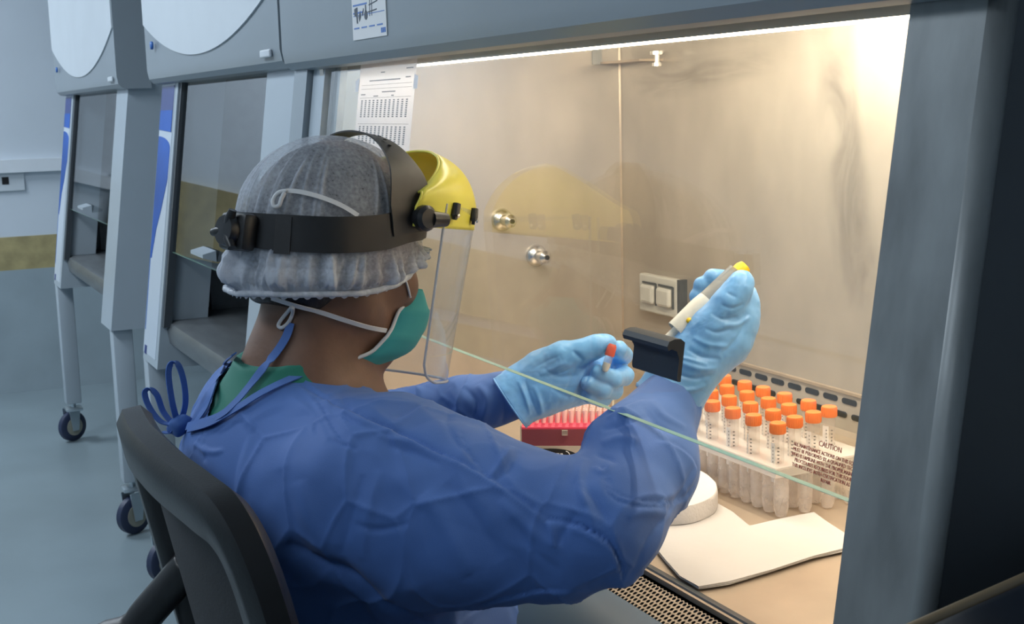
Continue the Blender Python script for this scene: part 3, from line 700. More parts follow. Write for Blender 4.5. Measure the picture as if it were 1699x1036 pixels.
def fold_disp(px, folds):
    """displacement (m) from drawn fold lines: (kind, points, width px, amp mm)"""
    out = np.zeros(len(px))
    for kind, pts, w_, amp in folds:
        P = np.array(smoothpath([np.array([a,b,0.0]) for a,b in pts], 6))[:,:2]; m = w_*4
        sel = np.where((px[:,0] > P[:,0].min()-m) & (px[:,0] < P[:,0].max()+m) & (px[:,1] > P[:,1].min()-m) & (px[:,1] < P[:,1].max()+m))[0]
        if len(sel) == 0: continue
        q = px[sel,:2]; bd = np.full(len(sel), 1e9); sg = np.zeros(len(sel)); tt = np.zeros(len(sel)); L = np.concatenate([[0],np.cumsum(np.linalg.norm(np.diff(P,axis=0),axis=1))])
        for i in range(len(P)-1):
            a = P[i]; ba = P[i+1]-a; l2 = ba.dot(ba)+1e-9; h = np.clip(((q-a)@ba)/l2, 0, 1); r = q-a-h[:,None]*ba; d = np.hypot(r[:,0],r[:,1])
            u = d < bd; bd[u] = d[u]; sg[u] = np.sign(ba[0]*r[:,1]-ba[1]*r[:,0])[u]; tt[u] = ((L[i]+h*math.sqrt(l2))/L[-1])[u]
        tp = np.clip(np.sin(np.pi*np.clip(tt,0,1)), 0, 1)**.45
        tp[(tt <= 1e-6) | (tt >= 1-1e-6)] *= np.exp(-(bd[(tt <= 1e-6) | (tt >= 1-1e-6)]/(w_*.5))**2)
        if kind == 'r': f = np.exp(-(bd/w_)**2)
        elif kind == 'c': f = -np.exp(-(bd/w_)**1.4)
        else:
            s = bd*sg; f = np.where(s > 0, np.exp(-s/w_), 0)*(1-np.exp(-np.maximum(s,0)/1.5)) - np.where(s <= 0, .45*np.exp(s/(w_*.35)), 0)
        out[sel] += amp*.001*f*tp
    return out
def in_poly(px, poly):
    x, y = px[:,0], px[:,1]; r = np.zeros(len(px), bool); n = len(poly)
    for i in range(n):
        x0,y0 = poly[i]; x1,y1 = poly[(i+1)%n]
        c = ((y0 > y) != (y1 > y)) & (x < (x1-x0)*(y-y0)/((y1-y0) if y1 != y0 else 1e-9)+x0); r ^= c
    return r
# ---------------- the person ----------------
SKIN = pm('brown_skin', (.165,.085,.052), .5, var=.08, scale=30, bump=.15, bscale=260, sss=.08, dist=.001)
HAIR = pm('black_hair', (.012,.011,.011), .5, var=.3, scale=90, bump=.6, bscale=220, stretch=(1,1,.15))
def cloth(name, col, scale=900, bump=.25, var=.05, rough=.72):
    m = pm(name, col, rough, var=var, scale=7, bump=bump, bscale=scale, sheen=.08, dist=.0006); return m
GOWN = cloth('blue_nonwoven', (.060,.150,.43))
SCRUB = cloth('green_scrub_cloth', (.008,.165,.115), 1400)
GLOVE = pm('blue_nitrile', (.17,.43,.82), .36, var=.05, scale=25, bump=.35, bscale=90, dist=.0015, sss=.05)
MASK = cloth('teal_mask_fabric', (.03,.33,.35), 1200, var=.04)
CORD = cloth('white_elastic', (.66,.68,.70), 1500)
hyaw, hpit = math.radians(20), math.radians(12)
HC = ap(557,400,1.552)
HF = np.array([-math.sin(hyaw)*math.cos(hpit), math.cos(hyaw)*math.cos(hpit), -math.sin(hpit)]); HR = np.array([math.cos(hyaw), math.sin(hyaw), 0]); HU = np.cross(HR, HF)
HM = np.stack([HR, HF, HU], 1)
def hp(r, f, u): return HC+r*HR+f*HF+u*HU
person = thing('person', 'seated person in blue gown, hair cap, face shield and blue gloves working at the cabinet', 'person', (-1.42,.50,0))
RS, RE, RW = np.array((-1.290,.455,.908)), ap(1030,885,1.31), ap(1130,632,1.44)
LS, LE, LW = np.array((-1.655,.440,.910)), np.array((-1.735,.600,.835)), ap(848,655,1.70)
NB = ap(500,640,1.55)
# legs (below the frame, seated)
HIPS = [np.array((-1.50,.50,.53)), np.array((-1.33,.52,.53))]; KNEE = [np.array((-1.64,.95,.49)), np.array((-1.36,.99,.49))]; ANK = [np.array((-1.62,.92,.10)), np.array((-1.34,.95,.10))]
def body_fn(P):
    Q = (P-HC)@HM
    d = ellip(Q, (0,-.004,.012), (.076,.096,.106))
    d = smin(d, ellip(Q, (0,.045,-.045), (.060,.060,.075)), .03)
    d = smin(d, cone(Q, (0,.050,-.105), (0,.078,-.118), .038, .024), .03)          # chin
    for s in (-1,1):
        d = smin(d, cone(Q, (s*.055,.0,-.070), (s*.030,.062,-.118), .022, .02), .03)  # jaw
        d = smin(d, ellip(Q, (s*.052,.060,-.045), (.022,.024,.024)), .02)           # cheek
        d = smin(d, cone(Q, (s*.018,.094,.002), (s*.045,.080,.000), .009, .008), .015) # brow
        d = np.maximum(d, -(ellip(Q, (s*.032,.106,-.018), (.017,.014,.010))))
        d = smin(d, ellip(Q, (s*.032,.084,-.018), (.014,.014,.011)), .004)          # eyelids
    d = smin(d, cone(Q, (0,.094,-.015), (0,.118,-.052), .008, .012), .012)          # nose
    d = smin(d, ellip(Q, (0,.110,-.055), (.018,.012,.009)), .008)
    d = smin(d, ellip(Q, (0,.098,-.080), (.024,.012,.006)), .006); d = smin(d, ellip(Q, (0,.096,-.091), (.021,.012,.007)), .005)
    for s in (-1,1):                                                              # ears
        e = ellip(Q, (s*.079,-.002,-.018), (.008,.018,.031)); e = np.maximum(e, -ellip(Q, (s*.090,.0,-.016), (.009,.010,.018))); d = smin(d, e, .006)
    d = smin(d, cone(P, hp(0,-.018,-.055), NB, .060, .064), .03)
    d = smin(d, cone(P, NB, (-1.455,.49,.88), .062, .09), .05)
    d = smin(d, ellip(P, (-1.470,.440,.80), (.165,.095,.19), rotz(-4)), .05)
    d = smin(d, ellip(P, (-1.420,.52,.60), (.15,.11,.16)), .06)
    for a, b, c in ((RS,RE,RW),(LS,LE,LW)):
        d = smin(d, cone(P, a, a*.4+np.array((-1.47,.46,.92))*.6, .050, .06), .03)
        d = smin(d, cone(P, a, b, .050, .038), .02); d = smin(d, cone(P, b, c, .036, .020), .015)
    for h, k, a in zip(HIPS, KNEE, ANK):
        d = smin(d, cone(P, h, k, .075, .055), .03); d = smin(d, cone(P, k, a, .050, .034), .02)
    return d
V, F = sdf_mesh(body_fn, (-1.86,.20,.02), (-.98,1.12,1.30), .0046, 1)
qmesh('body', V, F, SKIN, person)
# trousers and shoes
def trouser_fn(P):
    d = ellip(P, (-1.42,.51,.56), (.175,.135,.12))
    for h, k, a in zip(HIPS, KNEE, ANK): d = smin(d, cone(P, h, k, .088, .070), .04); d = smin(d, cone(P, k, a+np.array([0,0,.03]), .068, .06), .02)
    return d
V, F = sdf_mesh(trouser_fn, (-1.80,.28,.02), (-1.16,1.12,.75), .009, 1); qmesh('trousers', V, F, SCRUB, person, 'green scrub trousers')
for a in ANK:
    def shoe_fn(P, a=a):
        d = cone(P, a+np.array([0,-.03,-.06]), a+np.array([0,.13,-.068]), .042, .034, ((0,0,1),.8)); d = smin(d, cone(P, a+np.array([0,0,-.05]), a+np.array([0,0,.02]), .042, .04), .02)
        return np.maximum(d, .002-P[:,2])
    V, F = sdf_mesh(shoe_fn, a-np.array([.08,.12,.12]), a+np.array([.08,.22,.08]), .007, 1); qmesh('shoe', V, F, MT['black'], person)

RT = rotz(-4)@np.array([[1,0,0],[0,math.cos(.22),-math.sin(.22)],[0,math.sin(.22),math.cos(.22)]])
def torso_fn(P, o=0.0):
    d = ellip(P, (-1.482,.440,.785), (.205+o,.148+o,.225+o), RT)
    d = smin(d, ellip(P, (-1.42,.59,.60), (.20+o,.150+o,.17+o)), .08)
    d = smin(d, cone(P, (-1.640,.425,.905), (-1.33,.445,.885), .068+o, .068+o), .05)
    d = smin(d, cone(P, NB+np.array((0,-.012,-.040)), (-1.47,.45,.88), .066+o, .11+o), .05)
    return d
def scrub_fn(P):
    d = torso_fn(P, -.007)+(-.0060)*np.clip((P[:,2]-.905)/.035,0,1); Q = P-NB
    d = smin(d, cone(P, NB+np.array((0,-.005,-.05)), NB+np.array((0,-.005,.04)), .074, .068), .03)
    return np.maximum(d, np.minimum((P-ap(490,594,1.50))@np.array((0.05,-.16,1.0))/1.014, .095-np.hypot(P[:,0]-NB[0], P[:,1]-NB[1])))     # level neckline
V, F = sdf_mesh(scrub_fn, (-1.80,.24,.70), (-1.14,.75,1.06), .004, 2); qmesh('scrub_top', V, F, SCRUB, person, 'green scrub top')
SA, SB = ap(655,812,1.43), ap(1006,872,1.31)
def gown_fn(P):
    d = torso_fn(P, .004)
    d = smin(d, cone(P, SA, SB, .102, .052), .06)
    d = smin(d, cone(P, ap(700,880,1.42), ap(925,930,1.33), .090, .040), .05)
    SM = ap(1062,768,1.385)
    d = smin(d, cone(P, SB, SM, .048, .059), .03)
    d = smin(d, cone(P, SM, ap(1116,652,1.44), .056, .033), .02)
    d = smin(d, cone(P, SB, ap(1036,956,1.285), .034, .005), .025)                    # drooping elbow cloth
    d = smin(d, cone(P, LS, LE, .070, .060), .04)
    d = smin(d, cone(P, LE, LW, .060, .034), .03)
    # gown skirt over the lap
    d = smin(d, ellip(P, (-1.42,.59,.54), (.215,.15,.13)), .06)
    for h, k in zip(HIPS, KNEE): d = smin(d, cone(P, h, h*.35+k*.65, .097, .088), .05)
    return d
V, F = sdf_mesh(gown_fn, (-1.90,.22,.38), (-.92,1.0,1.08), .0028, 2)
N = grad(gown_fn, V, .002)
PX = proj(V)
face = np.clip(-((V-CAM)/np.linalg.norm(V-CAM,axis=1,keepdims=True)*N).sum(1)*2.5, 0, 1)
face0 = 1.0
b1, b2 = worley(V*np.array([1,1,.8]), 11.0, 3.0)
disp = np.exp(-(b2-b1)/.05)*.0024*face0+(np.abs(vnoise(V,9,7.7)-.5)-.15)*.016
disp += (np.abs(vnoise(V, 19, 2.0)-.5)-.15)*-.008 + (vnoise(V, 45, 5.0)-.5)*.002
FOLDS = [
 ('s',[(498,640),(558,673),(593,685),(612,695),(651,712),(716,745),(811,794),(912,865)],11,5.5),
 ('c',[(499,641),(560,674),(612,695),(681,722),(740,757)],4,3.0),
 ('s',[(905,862),(940,868),(967,876),(1000,893),(1018,911),(1034,962)],12,6.0),
 ('c',[(905,864),(967,877),(1018,911),(1036,965)],3,3.5),
 ('r',[(811,794),(830,770),(852,738)],5,3.5), ('c',[(820,800),(846,775),(862,745)],9,3.0),
 ('s',[(761,714),(774,750),(807,789)],7,3.0), ('c',[(740,700),(755,730),(790,770)],5,2.0),
 ('r',[(912,865),(918,888),(922,907)],6,4.0), ('c',[(926,905),(940,875),(956,850)],8,3.5), ('r',[(960,800),(975,840),(990,885)],8,3.0),
 ('c',[(330,738),(360,732),(404,699)],4,2.5), ('r',[(320,728),(365,712),(400,690)],5,3.0), ('c',[(312,720),(345,722),(385,700)],3,2.5), ('c',[(300,735),(330,757),(372,770)],5,3.0), ('r',[(305,722),(340,748),(380,748)],5,2.5),
 ('c',[(398,700),(382,760),(372,812),(376,850)],9,3.0), ('r',[(420,700),(405,760),(396,830)],9,3.0),
 ('s',[(499,642),(530,672),(548,705),(560,722),(582,748)],7,3.0), ('r',[(480,660),(520,690),(545,735)],6,2.0),
 ('c',[(535,678),(575,694),(620,712),(655,730)],4,2.5), ('r',[(550,664),(600,700),(640,722)],5,2.0), ('c',[(562,650),(572,668),(580,680)],3,2.5),
 ('c',[(545,728),(570,738),(592,745)],3,2.0), ('c',[(602,788),(585,850),(566,922)],8,2.5), ('r',[(630,780),(610,860),(600,930)],9,2.0),
 ('c',[(588,869),(628,880),(680,868)],5,2.5), ('r',[(500,800),(520,870),(545,940)],14,3.0), ('c',[(470,780),(485,850),(510,920)],12,3.0),
 ('c',[(480,898),(530,930),(584,960),(639,1004),(719,1040)],10,9.0), ('s',[(760,1036),(810,1000),(880,985),(960,975)],14,3.0),
 ('c',[(640,725),(655,740),(690,750),(730,770)],5,3.0), ('r',[(625,722),(650,728),(690,735)],5,2.5),
 ('c',[(740,800),(790,860),(830,930)],14,3.0), ('r',[(700,820),(745,880),(780,950)],16,3.5), ('c',[(850,860),(880,910),(930,950)],10,2.5), ('r',[(830,830),(880,880),(930,915)],10,2.5),
 ('s',[(1003,781),(1015,815),(1050,832),(1088,836),(1122,830),(1150,800)],9,4.0), ('c',[(1000,775),(1012,820),(1060,842),(1120,838)],4,3.0),
 ('s',[(1087,732),(1120,742),(1140,760),(1150,785),(1128,823)],7,3.0), ('c',[(988,755),(1010,762),(1020,772)],4,2.5), ('r',[(985,775),(1000,785),(1018,770)],4,2.5),
 ('c',[(1149,766),(1110,840),(1065,915),(1038,976)],3,2.5), ('r',[(1080,663),(1100,690),(1135,712)],5,3.0), ('c',[(1065,672),(1090,705),(1120,722)],5,3.0),
 ('s',[(1008,694),(1035,680),(1068,662)],6,4.5), ('c',[(1000,715),(1040,702),(1075,690)],5,3.0), ('r',[(1000,740),(1030,728),(1060,735)],7,3.0), ('c',[(950,800),(985,830),(1010,870)],9,3.0), ('r',[(970,760),(960,800),(975,840)],8,3.0),
 ('c',[(769,642),(788,670),(780,705)],5,3.5), ('r',[(790,636),(808,665),(800,705)],6,3.5), ('c',[(818,636),(835,672),(834,712)],5,3.5), ('r',[(745,645),(760,670),(755,695)],6,2.5), ('c',[(730,662),(745,685),(735,705)],5,2.5), ('r',[(838,634),(858,670),(868,700)],4,2.5),
 ('c',[(715,664),(700,672),(655,690)],4,2.5), ('c',[(1060,900),(1090,860),(1130,800)],8,2.0), ('r',[(1040,860),(1070,850),(1110,858)],8,2.5),
]
disp += fold_disp(PX, FOLDS)*face
disp = np.where((PX[:,0] < 520) & (PX[:,1] < 820), np.maximum(disp, -.0010), disp)
V2 = V+N*disp[:,None]
NECK = [(338,708),(357,640),(398,578),(412,545),(620,545),(592,616),(575,615),(512,616),(470,632),(430,652),(375,684)]
fc = V[F].mean(1); pf = proj(fc); nf = grad(gown_fn, fc, .002); facing = ((fc-CAM)*nf).sum(1) < 0.02
keep = ~(in_poly(pf, NECK) & facing & (fc[:,2] > .8))
qmesh('gown', V2, F, GOWN, person, 'blue nonwoven isolation gown tied at the neck', keep)
# hair under the cap
def hair_fn(P):
    Q = (P-HC)@HM; d = ellip(Q, (0,-.010,.010), (.083,.104,.104)); d = smin(d, ellip(Q, (0,-.060,-.045), (.062,.045,.055)), .03)
    d = np.maximum(d, -(Q@np.array((0,-.8,.6))+.022)); d = np.maximum(d, -(Q[:,2]+.094+Q[:,1]*.15)); return d
V, F = sdf_mesh(hair_fn, HC-.17, HC+.17, .004, 2); qmesh('hair', V, F, HAIR, person, 'short black hair')
# bouffant cap: thin crinkled see-through fabric
def cap_mat():
    m, nt, b = new_mat('sheer_cap_fabric'); out = nt.nodes['Material Output']; nt.nodes.remove(b)
    d = nt.nodes.new('ShaderNodeBsdfDiffuse'); d.inputs[0].default_value = (.70,.75,.84,1); tl = nt.nodes.new('ShaderNodeBsdfTranslucent'); tl.inputs[0].default_value = (.6,.64,.7,1)
    a = nt.nodes.new('ShaderNodeMixShader'); a.inputs[0].default_value = .35; nt.links.new(d.outputs[0], a.inputs[1]); nt.links.new(tl.outputs[0], a.inputs[2])
    t = nt.nodes.new('ShaderNodeBsdfTransparent'); mx = nt.nodes.new('ShaderNodeMixShader')
    at_ = nt.nodes.new('ShaderNodeAttribute'); at_.attribute_name = 'dens'
    tc = nt.nodes.new('ShaderNodeTexCoord')
    n = nt.nodes.new('ShaderNodeTexNoise'); n.inputs['Scale'].default_value = 260; n.inputs['Detail'].default_value = 4; nt.links.new(tc.outputs['Object'], n.inputs['Vector'])
    n2 = nt.nodes.new('ShaderNodeTexNoise'); n2.inputs['Scale'].default_value = 38; n2.inputs['Detail'].default_value = 6; n2.inputs['Roughness'].default_value = .7; nt.links.new(tc.outputs['Object'], n2.inputs['Vector'])
    def mth(op, x, y):
        q = nt.nodes.new('ShaderNodeMath'); q.operation = op; q.use_clamp = False
        for i, v in enumerate((x, y)):
            if isinstance(v, (int, float)): q.inputs[i].default_value = v
            else: nt.links.new(v, q.inputs[i])
        return q.outputs[0]
    s = mth('ADD', mth('MULTIPLY', mth('SUBTRACT', n.outputs[0], .5), 1.1), mth('MULTIPLY', mth('SUBTRACT', n2.outputs[0], .5), .9))
    f = mth('ADD', at_.outputs['Fac'], mth('MULTIPLY', s, .55)); q = nt.nodes.new('ShaderNodeClamp'); q.inputs[1].default_value = .08; q.inputs[2].default_value = .97; nt.links.new(f, q.inputs[0])
    nt.links.new(q.outputs[0], mx.inputs[0]); nt.links.new(t.outputs[0], mx.inputs[1]); nt.links.new(a.outputs[0], mx.inputs[2]); nt.links.new(mx.outputs[0], out.inputs[0]); return m
CAPM = cap_mat()
def u_rim(th): return np.interp(abs(th), [0,40,75,100,140,180], [.010,-.010,-.046,-.061,-.072,-.078])
NTH, NV = 420, 110
def cap_point(th, v):
    """th degrees from the front, v 0 top .. 1 rim"""
    ur = u_rim(th); a = math.radians(th); ut = .122
    if v < .55:
        w_ = v/.55*math.pi/2; rr = math.sin(w_); u = .014+(ut-.014)*math.cos(w_); rr = rr**.93
    else:
        w_ = (v-.55)/.45; u = .014+(ur-.014)*w_; rr = 1.0+.020*math.sin(w_*math.pi)
    af = .112 if math.cos(a) > 0 else .124
    return rr, u, af
vs = []; dens = []
cr_ = np.random.RandomState(4)
cre = [(cr_.uniform(0,360), cr_.uniform(.12,.3), cr_.uniform(.5,.75), cr_.uniform(-.12,.12)*60) for _ in range(46)]
ple = [(cr_.uniform(0,360), cr_.uniform(1.2,3.0), cr_.uniform(.5,1.3), cr_.uniform(-8,8)) for _ in range(150)]
for i in range(NV+1):
    v = i/NV
    for j in range(NTH):
        th = (j/NTH*360+180) % 360-180; a = math.radians(th); rr, u, af = cap_point(th, v); w_ = max(0,(v-.55)/.45)
        dn = .44
        off = 0.0
        for c0, v0, v1, sl_ in cre:
            if v0 < v < v1:
                d_ = ((th-c0-sl_*(v-v0)*2+180) % 360-180); e = math.exp(-(d_/.9)**2)*math.sin((v-v0)/(v1-v0)*math.pi); off += .0020*e; dn += .30*e
        if w_ > .30:
            s_ = min(1,(w_-.30)/.25); pz = 0
            for c0, wd, am, sl_ in ple:
                d_ = ((th-c0-sl_*(w_-.8)+180) % 360-180)
                if abs(d_) < wd*3: pz += am*math.exp(-(d_/wd)**2)
            off += .0045*(pz-.6)*s_*(1 if w_ < .86 else .5); dn += s_*(.20+.25*min(pz,1.4))*(.45 if 40 < th < 112 else 1)
        if w_ > .62: off += .004*math.sin(min(1,(w_-.62)/.26)*math.pi)
        if w_ > .84: e_ = min(1,(w_-.84)/.08); off = off*(1-e_)-.003*e_; dn += .30
        r_ = .092*rr+off*1.0; f_ = af*rr+off
        if abs(th) < 60 : r_ *= 1.0
        ripple = .0018*math.sin(th*.9)+.0016*math.sin(th*2.3+1) *(1 if w_ < .85 else (1-w_)/.15) if w_ > .6 else 0
        vs.append(hp(r_*math.sin(a), f_*math.cos(a)-.004, u+ripple*w_)); dens.append(dn)
fs = [(i*NTH+j, i*NTH+(j+1)%NTH, (i+1)*NTH+(j+1)%NTH, (i+1)*NTH+j) for i in range(NV) for j in range(NTH)]
capo = mesh('bouffant_cap', vs, fs, CAPM, person, True, label='sheer white pleated bouffant cap')
at_ = capo.data.attributes.new('dens', 'FLOAT', 'POINT'); at_.data.foreach_set('value', np.array(dens, np.float32))
def cap_at(th, u, lift=.003):
    lo_, hi_ = (0,1); ur = u_rim(th)
    v = np.interp(-u, [-cap_point(th,k/40)[1] for k in range(41)], [k/40 for k in range(41)])
    rr, uu, af = cap_point(th, float(v)); a = math.radians(th)
    return hp((.092*rr+lift)*math.sin(a), (af*rr+lift)*math.cos(a)-.004, u)
ELA = clear('gathered_elastic', haze=.7, hazecol=(.62,.66,.72), noise=.15, nscale=120)
# elastic edging of the cap
mb = MB(); mb.tube([cap_at(th, float(u_rim(th))+.004, .001+.001*math.sin(th*.5)) for th in range(-180,180,3)], .0034, 8, closed=True); mb.build('cap_elastic', ELA, capo, True)

# ---------------- face shield ----------------
fsld = thing('face_shield', '', '', HC); del fsld['label']; del fsld['category']; fsld.parent = person; fsld.location = Vector(HC)-Vector(person.location)
fsld['label'] = 'yellow browguard face shield with clear visor'
BLK = pm('black_headgear_plastic', (.013,.014,.016), .38, var=.15, scale=20)
BRN = pm('worn_black_strap', (.028,.026,.024), .45, var=.2, scale=25)
YEL = pm('yellow_plastic', (.86,.82,.12), .28, var=.02, scale=5)
_n = YEL.node_tree; _b = _n.nodes['Principled BSDF']; _t = _n.nodes.new('ShaderNodeBsdfTranslucent'); _t.inputs[0].default_value = (.9,.62,.02,1); _m = _n.nodes.new('ShaderNodeMixShader'); _m.inputs[0].default_value = .22
_n.links.new(_b.outputs[0], _m.inputs[1]); _n.links.new(_t.outputs[0], _m.inputs[2]); _n.links.new(_m.outputs[0], _n.nodes['Material Output'].inputs[0])
def ring_pt(th, u, o): return cap_at(th, u, o)
def band(name, ths, us, widths, o, mat, thick=.0022):
    pts = [ring_pt(t, u, o) for t, u in zip(ths, us)]
    return ribbon(name, pts, tuple(HU), widths, thick, mat, fsld, 10)
band('headband', [-179,-150,-120,-95,-70,-50], [-.002,.0,.004,.013,.024,.032], [.036,.040,.040,.040,.040,.04], .006, BLK)
band('headband', [181,150,120,95,75,58,40,20,0,-20,-40], [-.002,-.002,.003,.013,.026,.032,.036,.038,.038,.038,.036], [.036,.040,.040,.040,.040,.040,.036,.03,.03,.03,.03], .006, BLK)
band('band_joint', [152,143], [-.005,-.004], [.041,.041], .009, BLK)
cs = [(.100,.030,.018),(.1005,.022,.050),(.089,.018,.088),(.055,.016,.117),(.020,.012,.129),(-.020,.012,.129),(-.055,.016,.117),(-.088,.022,.088),(-.1005,.030,.050),(-.100,.040,.018)]
ribbon('crown_strap', [hp(*c) for c in cs], [tuple(HF*1.0+HU*.25)]*2+[tuple(HF)]*6+[tuple(HF*1.0+HU*.25)]*2, [.058,.062,.050,.034,.024,.022,.024,.04,.06,.06], .002, BRN, fsld, 10)
mb = MB()
for k in range(7): mb.lathe([(.0022,0),(.0022,.0009)], hp(.030+.010*k-.03*0,.014,.1285-.0055*k*k*.12*2-.001), tuple(HU*.9+HR*.1*k), 8)
mb.build('strap_holes', MT['hole'], fsld)
# ratchet knob at the back
kb = cap_at(178, -.006, .010); kd = -HF
mb = MB(); mb.add(*[[tuple(v) for v in MB().rbox((-.024,-.010,-.021),(.024,.010,.021),.006).v], MB().rbox((-.024,-.010,-.021),(.024,.010,.021),.006).f])
mb.v = [tuple(kb+HR*x+HF*y+HU*z) for x,y,z in mb.v]; mb.build('ratchet_housing', BLK, fsld, True, 40)
mb = MB().lathe([(0,0),(.017,0),(.018,.004),(.016,.012),(0,.013)], kb+kd*.008, kd, 20)
for k in range(3):
    a = k*2.09+1.2; c = kb+kd*.016+(math.cos(a)*HR+math.sin(a)*HU)*.014; mb.tube([kb+kd*.014+(math.cos(a)*HR+math.sin(a)*HU)*.004, c, c+(math.cos(a)*HR+math.sin(a)*HU)*.010], [.006,.006,.0045], 10)
mb.build('ratchet_knob', BLK, fsld, True, 40)
# browguard
def lowrim(b, u): b = math.radians(b); return np.array([.108*math.sin(b), .010+.185*max(math.cos(b),-.08), u])
def sg(x): return max(x, 0.0)
def vis_pt(b, s):
    c = sg(math.cos(math.radians(b)))
    p0 = lowrim(b, .024+.014*c); p1 = lowrim(b, .046+.018*c)
    sb = math.sin(math.radians(b)); w_ = c**.62
    p3 = np.array([.100*sb*(1-.30*c), .012+.105*w_, .050+.076*w_])
    if s < .3: return p0+(p1-p0)*(s/.3)
    t = (s-.3)/.7; pm_ = (p1+p3)/2+np.array([.012*sb, .020*c, .014+.010*c])
    return (1-t)**2*p1+2*t*(1-t)*pm_+t*t*p3
nb_, ns_ = 72, 20; BB = [-86+172*k/nb_ for k in range(nb_+1)]
vs = [hp(*vis_pt(b, s/ns_)) for b in BB for s in range(ns_+1)]
fs = [(i*(ns_+1)+j, (i+1)*(ns_+1)+j, (i+1)*(ns_+1)+j+1, i*(ns_+1)+j+1) for i in range(nb_) for j in range(ns_)]
vz = mesh('browguard', vs, fs, YEL, fsld, True, label='yellow browguard')
mdf = vz.modifiers.new('thickness', 'SOLIDIFY'); mdf.thickness = .0022; mdf.offset = 0
mb = MB(); mb.tube([hp(*vis_pt(b, 1)) for b in BB], .0016, 8); mb.tube([hp(*vis_pt(BB[-1], s/20)) for s in range(21)], .0016, 8); mb.tube([hp(*vis_pt(BB[0], s/20)) for s in range(21)], .0016, 8)
mb.build('browguard_rim', YEL, fsld, True)
# pivots and clips
for s_ in (1,-1):
    pv = hp(s_*.104,.034,.036)
    mb = MB().lathe([(0,0),(.013,0),(.015,.004),(.015,.012),(.011,.016),(0,.017)], pv, HR*s_, 20); mb.tube([pv+HR*s_*.010+HF*.008, pv+HR*s_*.012+HF*.030+HU*.002], [.010,.008], 12)
    mb.build('pivot_knob', BLK, fsld, True, 40)
for b in (65,46,-46,-65):
    p = hp(*(lowrim(b,.052)*np.array([1.0,1.0,1]))); n = HR*math.sin(math.radians(b))*1.0+HF*math.cos(math.radians(b)); n /= np.linalg.norm(n)
    tt = np.cross(HU, n)
    mb = MB().tube([p+n*.004+HU*.008+tt*.003, p+n*.005-HU*.006-tt*.0], [.0052,.0052], 12); mb.lathe([(.0052,0),(.0052,.004)], p+n*.003-HU*.006, n, 12)
    c_ = mb.build('clip', BLK, fsld, True, 40); MB().lathe([(.0026,0),(.0026,.0015),(.001,.0025)], p+n*.0085-HU*.006, n, 10).build('rivet', MT['chrome'], fsld, True, 40)
# clear visor sheet
SHD = clear('clear_polycarbonate', tint=(.93,.94,.96), haze=.10, hazecol=(.75,.78,.85), ior=1.5, noise=.03, nscale=25)
def sh_pt(b, w_):
    u = .058+(-.153-.058)*w_; sh_ = 1-.10*w_; p = lowrim(b, u); 
    if w_ > 0: p[1] = .010+(p[1]-.010)*sh_
    q = p.copy(); q[0] *= 1.006; q[1] += .0018; return hp(*q)
nb_, nw = 60, 30; BS = [-70+140*k/nb_ for k in range(nb_+1)]
vs = []
for b in BS:
    e = max(0, (abs(b)-56)/14); wm = 1-.10*(1-math.sqrt(max(0,1-e*e)))
    for k in range(nw+1): vs.append(sh_pt(b, wm*k/nw))
fs = [(i*(nw+1)+j, (i+1)*(nw+1)+j, (i+1)*(nw+1)+j+1, i*(nw+1)+j+1) for i in range(nb_) for j in range(nw)]
mesh('clear_visor', vs, fs, SHD, fsld, True, label='clear curved visor sheet')
EDG = clear('visor_edge', tint=(.8,.84,.9), haze=.55, hazecol=(.55,.6,.68))
loop = [vs[nb_*(nw+1)+k] for k in range(nw+1)]+[vs[i*(nw+1)+nw] for i in range(nb_-1,0,-1)]+[vs[k] for k in range(nw,-1,-1)]
MB().tube(loop, .0017, 8).build('visor_edge', EDG, fsld, True)

# ---------------- mask and cords ----------------
rows = 22; cols = 26; vs = []
for i in range(rows+1):
    w_ = i/rows; u = -.046-.100*w_
    fm = np.interp(w_, [0,.22,.45,.7,.88,1], [.110,.133,.128,.116,.095,.060]); er = np.interp(w_, [0,.25,.6,.85,1], [.056,.066,.069,.060,.046]); ef = np.interp(w_, [0,.25,.6,.85,1], [.080,.056,.036,.010,-.012])
    for j in range(cols+1):
        a = -1+2*j/cols; s_ = math.cos(a*math.pi/2)**.62; u2 = u-.0*abs(a)
        vs.append(hp(er*math.sin(a*math.pi/2)*(1.0+.06*math.sin(abs(a)*math.pi)), ef+(fm-ef)*s_+.0016*math.sin(w_*22)*(1-abs(a))+.001*math.sin(a*9+w_*7), u2+.002*math.sin(w_*22+1)))
fs = [(i*(cols+1)+j, i*(cols+1)+j+1, (i+1)*(cols+1)+j+1, (i+1)*(cols+1)+j) for i in range(rows) for j in range(cols)]
mk = mesh('surgical_mask', vs, fs, MASK, person, True, label='teal surgical mask'); m_ = mk.modifiers.new('t','SOLIDIFY'); m_.thickness = .0015
for j in (0, cols): MB().tube([vs[i*(cols+1)+j] for i in range(rows+1)], .0022, 8).build('mask_binding', CORD, mk, True)
head_all = lambda P: np.minimum(body_fn(P), hair_fn(P))
def hit(fn, x, y, d0, lift, D=1.55):
    h = ray_hit(fn, x, y, d0, lift); return ap(x, y, D) if h is None else h
def draped(name, pxs, fn, lift, width, thick, mat, parent, n=5, label=None, rnd=False, d0=.9):
    pts = []; nr = []
    for q in pxs:
        h = ray_hit(fn, q[0], q[1], d0, lift)
        if h is None: h = ap(q[0], q[1], q[2] if len(q) > 2 else 1.5)
        pts.append(h)
    pts = smoothpath(pts, n)
    if rnd: return MB().tube(pts, width, 8).build(name, mat, parent, True, label=label)
    P = np.array(pts); G = grad(fn, P, .003); T = np.gradient(P, axis=0); A_ = np.cross(G, T)
    return ribbon(name, pts, [tuple(a) for a in A_], width, thick, mat, parent, 1, label=label)
